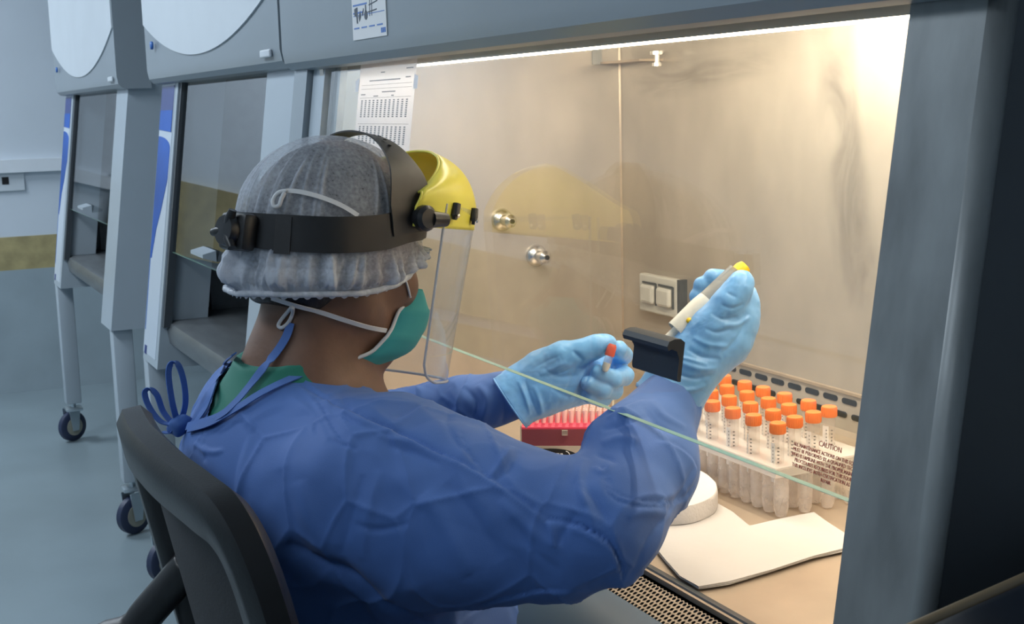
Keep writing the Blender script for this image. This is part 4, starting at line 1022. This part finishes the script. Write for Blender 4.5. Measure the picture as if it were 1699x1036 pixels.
draped('mask_cord', [(641,549),(610,543),(570,531),(530,518),(495,509),(450,495)], head_all, .0022, .0052, .0014, CORD, person, label='white elastic mask cord')
draped('mask_cord', [(681,494),(676,474),(669,455)], head_all, .002, .0014, 0, CORD, person, rnd=True)
h0 = ray_hit(head_all, 484, 510, .9, .004); vw = AX[:,0]; dn_ = -AX[:,1]
lp = [(484,510),(478,517),(466,532),(462,541),(468,544),(478,536),(485,522),(486,511)]
MB().tube(smoothpath([hit(head_all, x, y, .9, .004) for x,y in lp], 5), .0022, 8).build('cord_loop', CORD, person, True)
capf = lambda P: cap_fn(P)
def cap_fn(P):
    Q = (P-HC)@HM; f = np.where(Q[:,1] > -.004, .112, .124)
    up = np.maximum(Q[:,2]-.014, 0)/.104; k = np.sqrt((Q[:,0]/.092)**2+((Q[:,1]+.004)/f)**2+up**2); return (k-1)*.09
draped('upper_mask_cord', [(594,358),(570,343),(540,330),(505,320),(478,317),(462,322)], cap_fn, .005, .0052, .0014, CORD, person)
MB().tube(smoothpath([hit(cap_fn, x, y, .9, .007) for x,y in [(476,317),(462,320),(453,333),(455,343),(463,341),(467,330),(472,320)]], 5), .0024, 8).build('cord_loop', CORD, person, True)

# ---------------- gloves ----------------
def hand_mesh(name, prims, lo, hi, cut, folds, label, k=.0035):
    def fn(P):
        d = None
        for p in prims:
            kk = p[5] if len(p) > 5 else k
            c = cone(P, p[0], p[1], p[2], p[3], p[4] if len(p) > 4 else None)
            d = c if d is None else smin(d, c, kk)
        if cut is not None: d = np.maximum(d, (P-cut[0])@cut[1])
        return d
    V, F = sdf_mesh(fn, lo, hi, .0015, 1); N = grad(fn, V, .001); px = proj(V)
    fc_ = np.clip(-((V-CAM)/np.linalg.norm(V-CAM,axis=1,keepdims=True)*N).sum(1)*3, 0, 1)
    dsp = fold_disp(px, folds)*fc_*1.6+(vnoise(V, 70, 3)-.5)*.0012+(vnoise(V, 190, 9)-.5)*.0007
    V = V+N*dsp[:,None]; return qmesh(name, V, F, GLOVE, person, label), fn
def chain(pts, k=None):
    out = []
    for a, b in zip(pts[:-1], pts[1:]): out.append((ap(*a[:3]), ap(*b[:3]), a[3], b[3], None)+((k,) if k else ()))
    return out
D = 1.44
wa = ap(1112,655,D); 
R_ = []
R_ += chain([(1106,666,D,.038),(1128,632,D,.0335),(1150,600,D,.0305),(1180,570,D,.031)], .012)
R_ += chain([(1150,600,D,.030),(1196,556,D+.004,.033),(1216,520,D+.006,.028),(1226,498,D+.006,.020)], .014)
R_ += chain([(1152,585,D-.008,.020),(1178,545,D-.016,.019),(1208,502,D-.022,.0150),(1226,478,D-.022,.0132),(1232,467,D-.020,.0120)], .010)
R_ += chain([(1232,520,D+.004,.016),(1238,490,D+.016,.0118),(1215,466,D+.030,.0108),(1182,461,D+.018,.0100)])
R_ += chain([(1232,535,D+.008,.016),(1236,510,D+.024,.0118),(1205,482,D+.036,.0110),(1166,474,D+.020,.0102)])
R_ += chain([(1226,548,D+.012,.016),(1226,520,D+.030,.0115),(1192,498,D+.040,.0108),(1158,492,D+.022,.0100)])
R_ += chain([(1214,562,D+.014,.016),(1212,535,D+.030,.0105),(1190,515,D+.038,.0100),(1166,508,D+.026,.0092)])
cutn = ap(1108,662,D)-ap(1150,600,D); cutn /= np.linalg.norm(cutn)
RF = [('c',[(1140,580),(1165,592),(1195,596)],4,1.6),('r',[(1125,600),(1160,612),(1190,612)],5,1.6),('c',[(1110,615),(1150,628),(1185,622)],3,1.4),('r',[(1100,632),(1140,648),(1170,640)],4,1.4),('c',[(1170,545),(1190,552),(1215,545)],3,1.2),('c',[(1180,520),(1200,530),(1225,526)],3,1.2),('r',[(1200,540),(1225,538),(1245,525)],4,1.4),('c',[(1195,505),(1215,512),(1235,505)],2.5,1.0),('c',[(1240,520),(1225,560),(1195,590)],4,1.2),('r',[(1150,560),(1175,572),(1210,575)],4,1.2),('c',[(1205,485),(1222,494)],2.2,.9),('r',[(1110,590),(1140,596),(1175,606)],3,1.2)]
rg, rfn = hand_mesh('glove', R_, ap(1190,560,D)-.15, ap(1170,560,D)+.15, (ap(1101,673,D), cutn), RF, 'light blue nitrile glove gripping a pipette')
D = 1.70
L_ = []
L_ += chain([(846,668,D,.038),(862,656,D,.034),(885,642,D,.033),(912,630,D,.036)], .014)
L_ += chain([(905,640,D,.036),(940,625,D,.034),(968,625,D+.006,.030),(985,628,D+.01,.022)], .018)
L_ += chain([(900,612,D-.012,.024),(935,594,D-.026,.019),(968,583,D-.034,.0138),(992,574,D-.036,.0125),(1008,570,D-.034,.0112)], .012)
L_ += chain([(985,610,D+.012,.016),(1012,598,D+.030,.0125),(1034,590,D+.016,.0118),(1027,580,D-.016,.0112)])
L_ += chain([(990,625,D+.012,.016),(1026,614,D+.030,.0122),(1036,624,D+.004,.0122),(1018,629,D-.026,.0112),(992,618,D-.040,.0098)])
L_ += chain([(980,640,D+.010,.016),(1010,636,D+.020,.0120),(1018,648,D-.004,.0118),(1000,648,D-.030,.0108),(976,637,D-.042,.0096)])
L_ += chain([(962,648,D+.004,.018),(990,656,D+.010,.0115),(1000,662,D-.010,.0108),(978,657,D-.028,.0100)])
cutn = ap(846,668,D)-ap(885,642,D); cutn /= np.linalg.norm(cutn)
LF = [('c',[(965,600),(952,625),(935,655)],2.5,1.3),('r',[(975,602),(962,630),(945,662)],3,1.5),('c',[(985,600),(972,632),(955,660)],2.5,1.3),('r',[(940,600),(918,612),(895,622)],4,1.2),('c',[(930,590),(905,600),(880,615)],3,1.0),('c',[(950,582),(960,592),(968,600)],3,1.4),('r',[(885,640),(895,665),(900,690)],4,1.3),('c',[(870,630),(880,660),(892,690)],3,1.0),('c',[(900,610),(925,625),(960,622)],3,1.0),('c',[(915,645),(940,658),(965,660)],3,1.0),('r',[(860,632),(872,660),(880,690)],3,1.0),('c',[(955,605),(935,618),(905,625)],2.4,1.2)]
lg, lfn = hand_mesh('glove', L_, ap(930,625,D)-.16, ap(930,625,D)+.16, (ap(846,668,D), cutn), LF, 'light blue nitrile glove holding a small capped tube')
for o, c0, c1, r_ in ((rg,ap(1101,673,1.44),ap(1150,600,1.44),.0372),(lg,ap(842,671,1.70),ap(885,642,1.70),.0382)):
    ax = c1-c0; ax /= np.linalg.norm(ax); u_ = np.cross(ax,[0,0,1.0]); u_ /= np.linalg.norm(u_); w2 = np.cross(ax,u_)
    MB().tube([c0+ax*.004+r_*(math.cos(a)*u_+math.sin(a)*w2)*(1+.012*math.sin(5*a)) for a in [2*math.pi*k/48 for k in range(48)]], .0012, 6, closed=True).build('rolled_cuff', GLOVE, o, True)
# ---------------- gown ties ----------------
gdrape = lambda P: np.minimum(np.minimum(gown_fn(P), head_all(P)), scrub_fn(P))
draped('neck_tie', [(482,536),(476,556),(462,580),(440,607),(414,640),(390,668),(360,692),(310,708)], gdrape, .0045, .0095, .0012, GOWN, person, label='blue tie ribbon')
kn = ray_hit(gown_fn, 296, 706, .9, .008)
if kn is None: kn = ap(296,706,1.55)
def kp(dx, dy, dd=0): return kn+(AX[:,0]*dx+AX[:,1]*dy)*kn_s-AX[:,2]*dd
kn_s = float((kn-CAM)@AX[:,2])/F_PX
for pts in ([(0,-4,.004),(-6,-40,.012),(-12,-85,.012),(-8,-103,.010),(2,-100,.006),(10,-70,.002),(12,-35,.002),(4,-4,.004)], [(-2,0,.004),(-26,-8,.010),(-44,-32,.012),(-51,-54,.012),(-44,-60,.008),(-34,-50,.004),(-24,-22,.002),(-4,2,.002)], [(2,2,.006),(-10,12,.008),(-24,10,.006)]):
    ribbon('bow_loop', [kp(*p) for p in pts], tuple(AX[:,2]*.75+AX[:,0]*.5), .0085, .0012, GOWN, person, 8)
def knot_fn(P):
    d = ellip(P, kp(2,0,.004), (.013,.012,.012)); d = smin(d, cone(P, kp(-8,6,.002), kp(12,-6,.004), .008, .008), .004); return d
V, F = sdf_mesh(knot_fn, kn-.03, kn+.03, .002, 1); N_ = grad(knot_fn, V, .001); V = V+N_*((vnoise(V,120)-.5)*.004)[:,None]; qmesh('knot', V, F, GOWN, person)
# neckline binding
draped('neck_binding', [(575,615),(548,616),(512,618),(470,634),(430,654),(395,676),(350,701),(312,712)], gown_fn, .0040, .009, .0016, GOWN, person)
draped('neck_binding', [(388,588),(372,604),(356,640),(343,676),(326,700)], gown_fn, .0015, .007, .0016, GOWN, person)
# ---------------- held things ----------------
PW = pm('white_pipette_plastic', (.72,.71,.66), .35, var=.02); PG = clear('grey_clear_plastic', tint=(.75,.75,.75), haze=.45, hazecol=(.42,.42,.42)); YB_ = pm('yellow_button', (.95,.62,.02), .4, var=.02)
D = 1.443
pa, pb = ap(1215,462,D), ap(1126,546,D-.006); ax = pb-pa; Lh = np.linalg.norm(ax); ax /= Lh
t = thing('pipette', 'white adjustable pipette with yellow button gripped in the raised blue glove', 'pipette', pa)
MB().lathe([(.0,-.006),(.008,-.006),(.0090,0),(.0092,.020),(.0112,.024),(.0132,.05),(.0122,.085),(.0104,Lh-.012),(.0092,Lh),(0,Lh+.001)], pa, ax, 24).build('grip_body', PW, t, True, 40)
MB().lathe([(.0122,-.008),(.0122,.048)], pa, ax, 24).build('grey_sleeve', PG, t, True, 40)
MB().lathe([(0,-.021),(.007,-.020),(.0088,-.015),(.0088,-.006),(.004,-.006),(.004,0)], pa, ax, 20).build('push_button', YB_, t, True, 40)
MB().lathe([(.0055,0),(.0050,.045),(.0030,.045),(.0022,.052)], pb, ax, 16).build('shaft', PW, t, True, 40)
e_ = np.cross(ax, AX[:,2]); e_ /= np.linalg.norm(e_)
MB().tube([pa+ax*.035+e_*.0135, pa+ax*.07+e_*.0142, pa+ax*(Lh-.006)+e_*.010], [.003,.0035,.003], 10).build('tip_ejector', PW, t, True)
MB().lathe([(.0,0),(.0032,0),(.0032,.0012),(0,.0012)], pa+ax*.068-AX[:,2]*.0124, -AX[:,2], 14).build('volume_mark', YB_, t, True)
D = 1.648
ca, cb = ap(1016,574,D), ap(1003,617,D); ax = cb-ca; Lh = np.linalg.norm(ax); ax /= Lh
t = thing('microtube', 'small clear tube with orange-red cap pinched in the left blue glove', 'tube', cb)
OR_ = pm('orange_cap_plastic', (.80,.20,.045), .42, var=.03); RDC = pm('red_cap_plastic', (.62,.075,.03), .4)
TUBE = clear('clear_tube_plastic', tint=(.96,.95,.94), haze=.16, hazecol=(.85,.8,.75), ior=1.45, noise=.04, nscale=60)
MB().lathe([(0,-.002),(.0042,-.002),(.0058,.001),(.0062,.012),(.0060,.0135),(0,.0136)], ca, ax, 20).build('cap', RDC, t, True, 40)
MB().lathe([(.0050,.0135),(.0052,Lh-.006),(.0035,Lh),(0,Lh+.001)], ca, ax, 20).build('tube_body', TUBE, t, True, 40)
MB().lathe([(.0045,Lh*.66),(.0045,Lh-.006),(.0030,Lh-.001),(0,Lh)], ca, ax, 16).build('tube_content', PW, t, True, 40)

# ---------------- rack of capped tubes ----------------
rows_ = {.987:[-1.473,-1.430,-1.384,-1.339,-1.289], 1.024:[-1.521,-1.487,-1.444,-1.396,-1.347,-1.303], 1.060:[-1.543,-1.500,-1.453,-1.405,-1.361,-1.311], 1.096:[-1.558,-1.508,-1.465,-1.417,-1.366,-1.324]}
rk = thing('tube_rack', 'clear low plastic rack holding the orange-capped tubes on the worktop', 'rack', (-1.42,1.04,ZWS))
RK = clear('clear_rack_plastic', tint=(.97,.96,.95), haze=.26, hazecol=(.98,.93,.9), ior=1.45, noise=.08, nscale=30); RKP = clear('frosted_rack_plate', tint=(.95,.95,.94), haze=.30, hazecol=(.95,.90,.86))
rx0, rx1, ry0, ry1, rz = -1.580, -1.268, .968, 1.116, ZWS+.066
MB().rbox((rx0,ry0,rz),(rx1,ry1,rz+.003),.001).build('top_plate', RKP, rk)
MB().box((rx0,ry0,rz-.010),(rx1,ry0+.0015,rz)).box((rx0,ry1-.0015,rz-.010),(rx1,ry1,rz)).box((rx0,ry0,rz-.010),(rx0+.0015,ry1,rz)).box((rx1-.0015,ry0,rz-.010),(rx1,ry1,rz)).build('plate_skirt', RKP, rk)
mb = MB()
for y in (.987,1.024,1.060,1.096):
    for k in range(13): mb.lathe([(.0098,.0655),(.0094,.012),(.0072,.003),(.0060,.0015),(0,.001)], (-1.567+.0238*k,y,ZWS), (0,0,1), 12)
mb.build('wells', RK, rk, True, 40)
MBL = pm('grey_label_print', (.16,.15,.15), .6); LAB = clear('tube_label', haze=.75, hazecol=(.80,.77,.74))
proto = thing('centrifuge_tube', 'x', 'tube', (0,0,0), 'orange-capped tubes in the clear rack')
prof = []
for k in range(2): pass
MB().lathe([(.0,.1205),(.0080,.1205),(.0096,.1197),(.0100,.118),(.0101,.1075),(.0098,.1065),(0,.1065)], (0,0,0), (0,0,1), 24).build('cap', OR_, proto, True, 40)
mb = MB()
for k in range(24): a = k*math.pi/12; mb.tube([(.0100*math.cos(a),.0100*math.sin(a),.108),(.0099*math.cos(a),.0099*math.sin(a),.118)], .0006, 4)
mb.build('cap_ridges', OR_, proto)
MB().lathe([(.0080,.108),(.0080,.024),(.0030,.006),(0,.0055)], (0,0,0), (0,0,1), 20).build('tube_body', TUBE, proto, True, 40)
mb = MB()
for k in range(6):
    a0 = -2.3+k*.20; a1 = a0+.20; mb.add([(.0083*math.cos(a0),.0083*math.sin(a0),.045),(.0083*math.cos(a1),.0083*math.sin(a1),.045),(.0083*math.cos(a1),.0083*math.sin(a1),.095),(.0083*math.cos(a0),.0083*math.sin(a0),.095)], [(0,1,2,3)])
lb = mb.build('write_on_label', LAB, proto)
mb = MB()
for k in range(9):
    for a0, wd in ((-1.55,.22),(-.75,.30)): mb.add([(.0085*math.cos(a0),.0085*math.sin(a0),.052+k*.0046),(.0085*math.cos(a0+wd),.0085*math.sin(a0+wd),.052+k*.0046),(.0085*math.cos(a0+wd),.0085*math.sin(a0+wd),.0535+k*.0046),(.0085*math.cos(a0),.0085*math.sin(a0),.0535+k*.0046)], [(0,1,2,3)])
mb.build('graduation_marks', MBL, proto)
first = True; rn = ['front row of rack','second row of rack','third row of rack','back row of rack']
onm = ['first','second','third','fourth','fifth','sixth']
for ri, (y, xs) in enumerate(sorted(rows_.items())):
    for ci, x in enumerate(xs):
        if first: o = proto; first = False
        else:
            o = proto.copy(); C.objects.link(o)
            for ch in proto.children:
                c = ch.copy(); c.parent = o; C.objects.link(c)
        o.location = (x, y, ZWS); o.rotation_euler = (0,0,random.uniform(-.5,.5))
        o['label'] = 'orange-capped clear tube, %s from the left in the %s' % (onm[ci], rn[ri])
# ---------------- tip box with dark oval badge ----------------
A0 = at(866,786,Z=ZWS)[:2]; e1 = np.array([.524,.852]); e2 = np.array([-.852,.524])
tb = thing('pipette_tip_box', 'open pink pipette tip box with rows of pale tips, beyond the gloves', 'tip box', (*(A0+e1*.06+e2*.04), ZWS))
def tp(a, b, z): q = A0+e1*a+e2*b; return (q[0], q[1], ZWS+z)
def tbox(mb, a0, a1, b0, b1, z0, z1): return mb.prism([tp(a0,b0,z0),tp(a1,b0,z0),tp(a1,b1,z0),tp(a0,b1,z0)], (0,0,z1-z0))
BEI = pm('beige_housing', (.50,.44,.36), .45, var=.02); PNK = pm('pink_rack_plastic', (.75,.07,.13), .35, var=.05); PKC = clear('red_tinted_box', tint=(.75,.25,.3), haze=.55, hazecol=(.42,.12,.15))
TIP = pm('pale_tip_plastic', (.80,.60,.56), .4, var=.03); CLB = clear('clear_box_lid', tint=(.95,.93,.9), haze=.30, hazecol=(.75,.72,.62))
tbox(MB(), 0,.130,0,.090,0,.040).build('base', BEI, tb)
tbox(MB(), .001,.129,.001,.089,.040,.064).build('box_tray', PKC, tb); tbox(MB(), .001,.129,.001,.089,.0642,.067).build('tip_deck', PNK, tb)
mb = MB(); mh = MB()
for i in range(12):
    for j in range(8):
        a, b = .0105+i*.0099, .008+j*.0105
        if j < 2: mh.lathe([(.0030,.0668),(.0030,.0674)], tp(a,b,0), (0,0,1), 8)
        else: mb.lathe([(.0034,.067),(.0037,.078),(.0037,.085),(.0028,.085),(.0028,.080)], tp(a,b,0), (0,0,1), 8)
mb.build('tips', TIP, tb, True, 40); mh.build('empty_holes', pm('dark_pink', (.35,.02,.05), .5), tb)
tbox(tbox(tbox(MB(), -.001,.131,.090,.0915,.04,.098), -.001,.001,.0,.09,.04,.070), .129,.131,.0,.09,.04,.098).build('hinged_lid', CLB, tb)
tbox(MB(), .056,.074,.0915,.094,.09,.110).build('hinge_tab', CLB, tb); tbox(MB(), .058,.066,-.003,.001,.056,.063).build('latch', CLB, tb)
def ov(r1, r2, y, n=36): return [np.array(tp(.042+r1*math.cos(2*math.pi*k/n), y, .024+r2*math.sin(2*math.pi*k/n))) for k in range(n)]
bd = MB().prism(ov(.038,.0125,-.0002), (e2[0]*.0002,e2[1]*.0002,0)).build('oval_badge', MT['black'], tb)
mb = MB().prism([np.array(tp(.028+k[0],-.0006,.016+k[1])) for k in ((0,0),(.030,.001),(.034,.0045),(.004,.004))], (0,0,.0001)).build('badge_swoosh', MT['red'], bd)
mb = MB()
for k in range(8): tbox(mb, .016+k*.0056, .0195+k*.0056, -.0006, -.0003, .0245, .0295); tbox(mb, .016+k*.0056, .020+k*.0056, -.0008, -.0003, .0265 if k%2 else .0285, .0275 if k%2 else .0297)
mb.tube([tp(.063+.006*math.sin(a),-.0006,.024+.0085*math.cos(a)) for a in [k*.26 for k in range(12)]], .0006, 5)
mb.build('badge_lettering', MT['paper'], bd)

# ---------------- towels and foam ----------------
TW = pm('white_towel_paper', (.50,.485,.475), .8, var=.012, bump=.2, bscale=90)
def sheet(name, pts, z0, th, label, nl):
    P = [at(px,py,Z=ZWS+z0) for px,py in pts]; cen = np.mean(P, 0)
    o = None; mb = MB()
    for k in range(nl):
        j = [np.array([random.uniform(-.0012,.0012), random.uniform(-.0012,.0012), 0]) for _ in P]
        zz = z0+th*k/nl+.0002
        mb.prism([np.array([p[0],p[1],ZWS+zz])+jj for p, jj in zip(P, j)], (0,0,th/nl-.0004))
    return tag(mb.build(name, TW), label, 'paper towel')
sheet('paper_towel', [(1246,877),(1215,852),(1192,838),(1150,826),(1090,850),(1080,906),(1090,912),(1160,900)], .0005, .0020, 'white paper towel under the foam block, behind the front towel', 2)
sheet('paper_towel', [(1423,903),(1400,888),(1375,872),(1352,855),(1300,865),(1245,878),(1160,897),(1085,908),(1104,935),(1130,962),(1160,979),(1210,971),(1280,950),(1350,928),(1400,916),(1422,910)], .0028, .0040, 'folded white paper towel at the front edge of the worktop', 3)
fp = [(1100,775),(1160,790),(1184,806),(1190,816),(1190,826),(1180,836),(1150,848),(1110,852),(1060,850),(1040,800)]
P = [at(px,py-12,Z=ZWS+.028) for px,py in fp]; P = smoothpath([np.array([p[0],p[1],ZWS+.0030]) for p in P], 4, True)
FO = pm('white_foam', (.62,.60,.59), .8, var=.02, bump=.4, bscale=240)
mb = MB(); cen = np.mean(P, 0)
n = len(P); vs = []; 
for k, (s_, z_) in enumerate(((.985,0),(1,.003),(1,.019),(.985,.023),(.96,.024))): vs += [cen+(p-cen)*s_*np.array([1,1,0])+np.array([0,0,z_+(.0015*math.sin(i*.9) if k < 2 and k > 0 else 0)]) for i, p in enumerate(P)]
fs = [(k*n+i, k*n+(i+1)%n, (k+1)*n+(i+1)%n, (k+1)*n+i) for k in range(4) for i in range(n)]+[tuple(range(n)), tuple(4*n+i for i in range(n))]
tag(mesh('foam_block', vs, fs, FO, smooth=True, sharp=40), 'white foam block lying on the paper towel beside the raised sleeve', 'foam block')

# ---------------- chair ----------------
ch = thing('office_chair', 'black mesh-back office chair under the seated person', 'chair', (-1.42,.48,0))
q0 = ap(226,694,1.47); q1 = q0+np.array([.43,.006,0]); zt = q0[2]
e1 = np.array([q1[0]-q0[0], q1[1]-q0[1], 0]); cl = np.linalg.norm(e1); e1 /= cl; e2 = np.array([-e1[1], e1[0], 0]); cm = (q0+q1)/2; cm[2] = zt
dwn = -np.array([0,0,1.0])+e2*.20; dwn /= np.linalg.norm(dwn); hw = cl/2; nrm = np.cross(e1, dwn)
if nrm.dot(e2) > 0: nrm = -nrm       # points to the rear
def cp(a, s, o=0): # a across (-1..1), s metres down the back, o rearwards
    return cm+e1*a*hw+dwn*s+nrm*(o+.022*(1-a*a))
CH = pm('black_chair_plastic', (.008,.009,.011), .42, var=.12, scale=30, bump=.1, bscale=300)
lp = [cp(-1,.42),cp(-1.02,.25),cp(-1.03,.12),cp(-1.0,.045),cp(-.90,.010),cp(-.7,.0),cp(-.3,-.006),cp(0,-.008),cp(.3,-.006),cp(.7,.0),cp(.90,.010),cp(1.0,.045),cp(1.03,.12),cp(1.02,.25),cp(1,.42),cp(.6,.455),cp(0,.46),cp(-.6,.455)]
P = smoothpath(lp, 6, True); n = len(P); vs = []; fs = []
prof = [(-.021,-.010),(-.014,-.017),(.010,-.018),(.021,-.010),(.022,.008),(.012,.017),(-.012,.018),(-.020,.010)]
cc = cp(0,.22)
for i, p in enumerate(P):
    tg = P[(i+1)%n]-P[i-1]; tg /= np.linalg.norm(tg); ow = np.cross(tg, nrm); ow /= np.linalg.norm(ow)
    if ow.dot(p-cc) < 0: ow = -ow
    for a, b in prof: vs.append(p+ow*a*1.2+nrm*b*1.1)
m_ = len(prof)
for i in range(n):
    for k in range(m_): l = (k+1)%m_; fs.append((i*m_+k, i*m_+l, ((i+1)%n)*m_+l, ((i+1)%n)*m_+k))
mesh('backrest_frame', vs, fs, CH, ch, True, 50)
vs = [cp(-.97+1.94*i/20, .015+.42*j/20, -.002) for i in range(21) for j in range(21)]
fs = [(i*21+j, (i+1)*21+j, (i+1)*21+j+1, i*21+j+1) for i in range(20) for j in range(20)]
o = mesh('mesh_panel', vs, fs, MT['blackm'], ch, True); md = o.modifiers.new('t','SOLIDIFY'); md.thickness = .004
# inner lip, spine, seat, arms, base
MB().tube([cp(0,.30,.02),cp(0,.42,.05),cp(0,.52,.04),cp(0,.56,-.06)], [.02,.025,.025,.025], 12).build('back_spine', CH, ch, True)
sc0 = np.array([cm[0], cm[1], .44])+e2*.30
def rr(a, b, z): q = sc0+e1*a+e2*b; return (q[0], q[1], z)
bm_ = MB().rbox((-.23,-.22,.395),(.23,.23,.445),.022,4); bm_.v = [rr(x,y,z) for x,y,z in bm_.v]; bm_.build('seat', MT['blackm'], ch, True)
bm_ = MB().rbox((-.21,-.20,.375),(.21,.21,.395),.006); bm_.v = [rr(x,y,z) for x,y,z in bm_.v]; bm_.build('seat_pan', CH, ch)
for s_, pth in ((-1,[rr(-.21,-.02,.385), ap(190,1110,1.52), ap(228,1040,1.50), ap(282,975,1.49), ap(316,935,1.48)]),(1,[rr(.21,-.02,.385), rr(.30,-.04,.42), rr(.31,-.14,.52), rr(.25,-.22,.62)])):
    MB().tube(smoothpath(pth, 5), .020, 12).build('arm_post', CH, ch, True)
MB().lathe([(.028,.10),(.028,.24),(.018,.24),(.018,.375)], rr(0,0,0), (0,0,1), 20).build('gas_column', MT['dgrey'], ch, True, 40)
for k in range(5):
    a = k*2*math.pi/5+.3; d_ = np.array([math.cos(a), math.sin(a), 0]); c = np.array(rr(0,0,0))
    lg_ = MB().tube([c+d_*.02+np.array([0,0,.11]), c+d_*.16+np.array([0,0,.105]), c+d_*.29+np.array([0,0,.078])], [.026,.02,.015], 10).build('base_leg', CH, ch, True)
    MB().lathe([(0,-.022),(.026,-.022),(.028,-.016),(.028,.016),(.026,.022),(0,.022)], c+d_*.29+np.array([0,0,.0285]), (-d_[1],d_[0],0), 20).build('caster', MT['black'], lg_, True, 40)

# ---------------- dark equipment case in the foreground ----------------
zc_ = .97; k0 = at(1452,1046,Z=zc_); k1 = at(1720,930,Z=zc_); ed = k1-k0; ed /= np.linalg.norm(ed); pr = np.array([ed[1], -ed[0], 0]); 
if pr.dot(CAM-k0) < 0: pr = -pr
k0 = k0-ed*.05; Lk = .42
cs_ = thing('equipment_case', 'dark blue-black equipment case with tan edge strip in the near right corner', 'case', (*(k0+ed*Lk/2+pr*.1)[:2],0))
mb = MB().rbox((0,.0,.02),(Lk,.16,zc_-.004),.018,4); mb.v = [tuple(k0*np.array([1,1,0])+ed*x+pr*y+np.array([0,0,z])) for x,y,z in mb.v]
mb.build('case_body', pm('dark_blue_case', (.010,.014,.022), .4, var=.2, scale=12), cs_, True, 40)
MB().tube([k0*np.array([1,1,0])+ed*(.01+(Lk-.02)*k/8)+pr*.004+np.array([0,0,zc_-.008]) for k in range(9)], .005, 8).build('edge_strip', pm('tan_edge_trim', (.20,.15,.09), .5), cs_, True)
for a_ in (.06, Lk-.06):
    for b_ in (.03,.13): MB().lathe([(.015,0),(.015,.022)], k0*np.array([1,1,0])+ed*a_+pr*b_, (0,0,1), 14).build('foot', MT['rubber'], cs_)
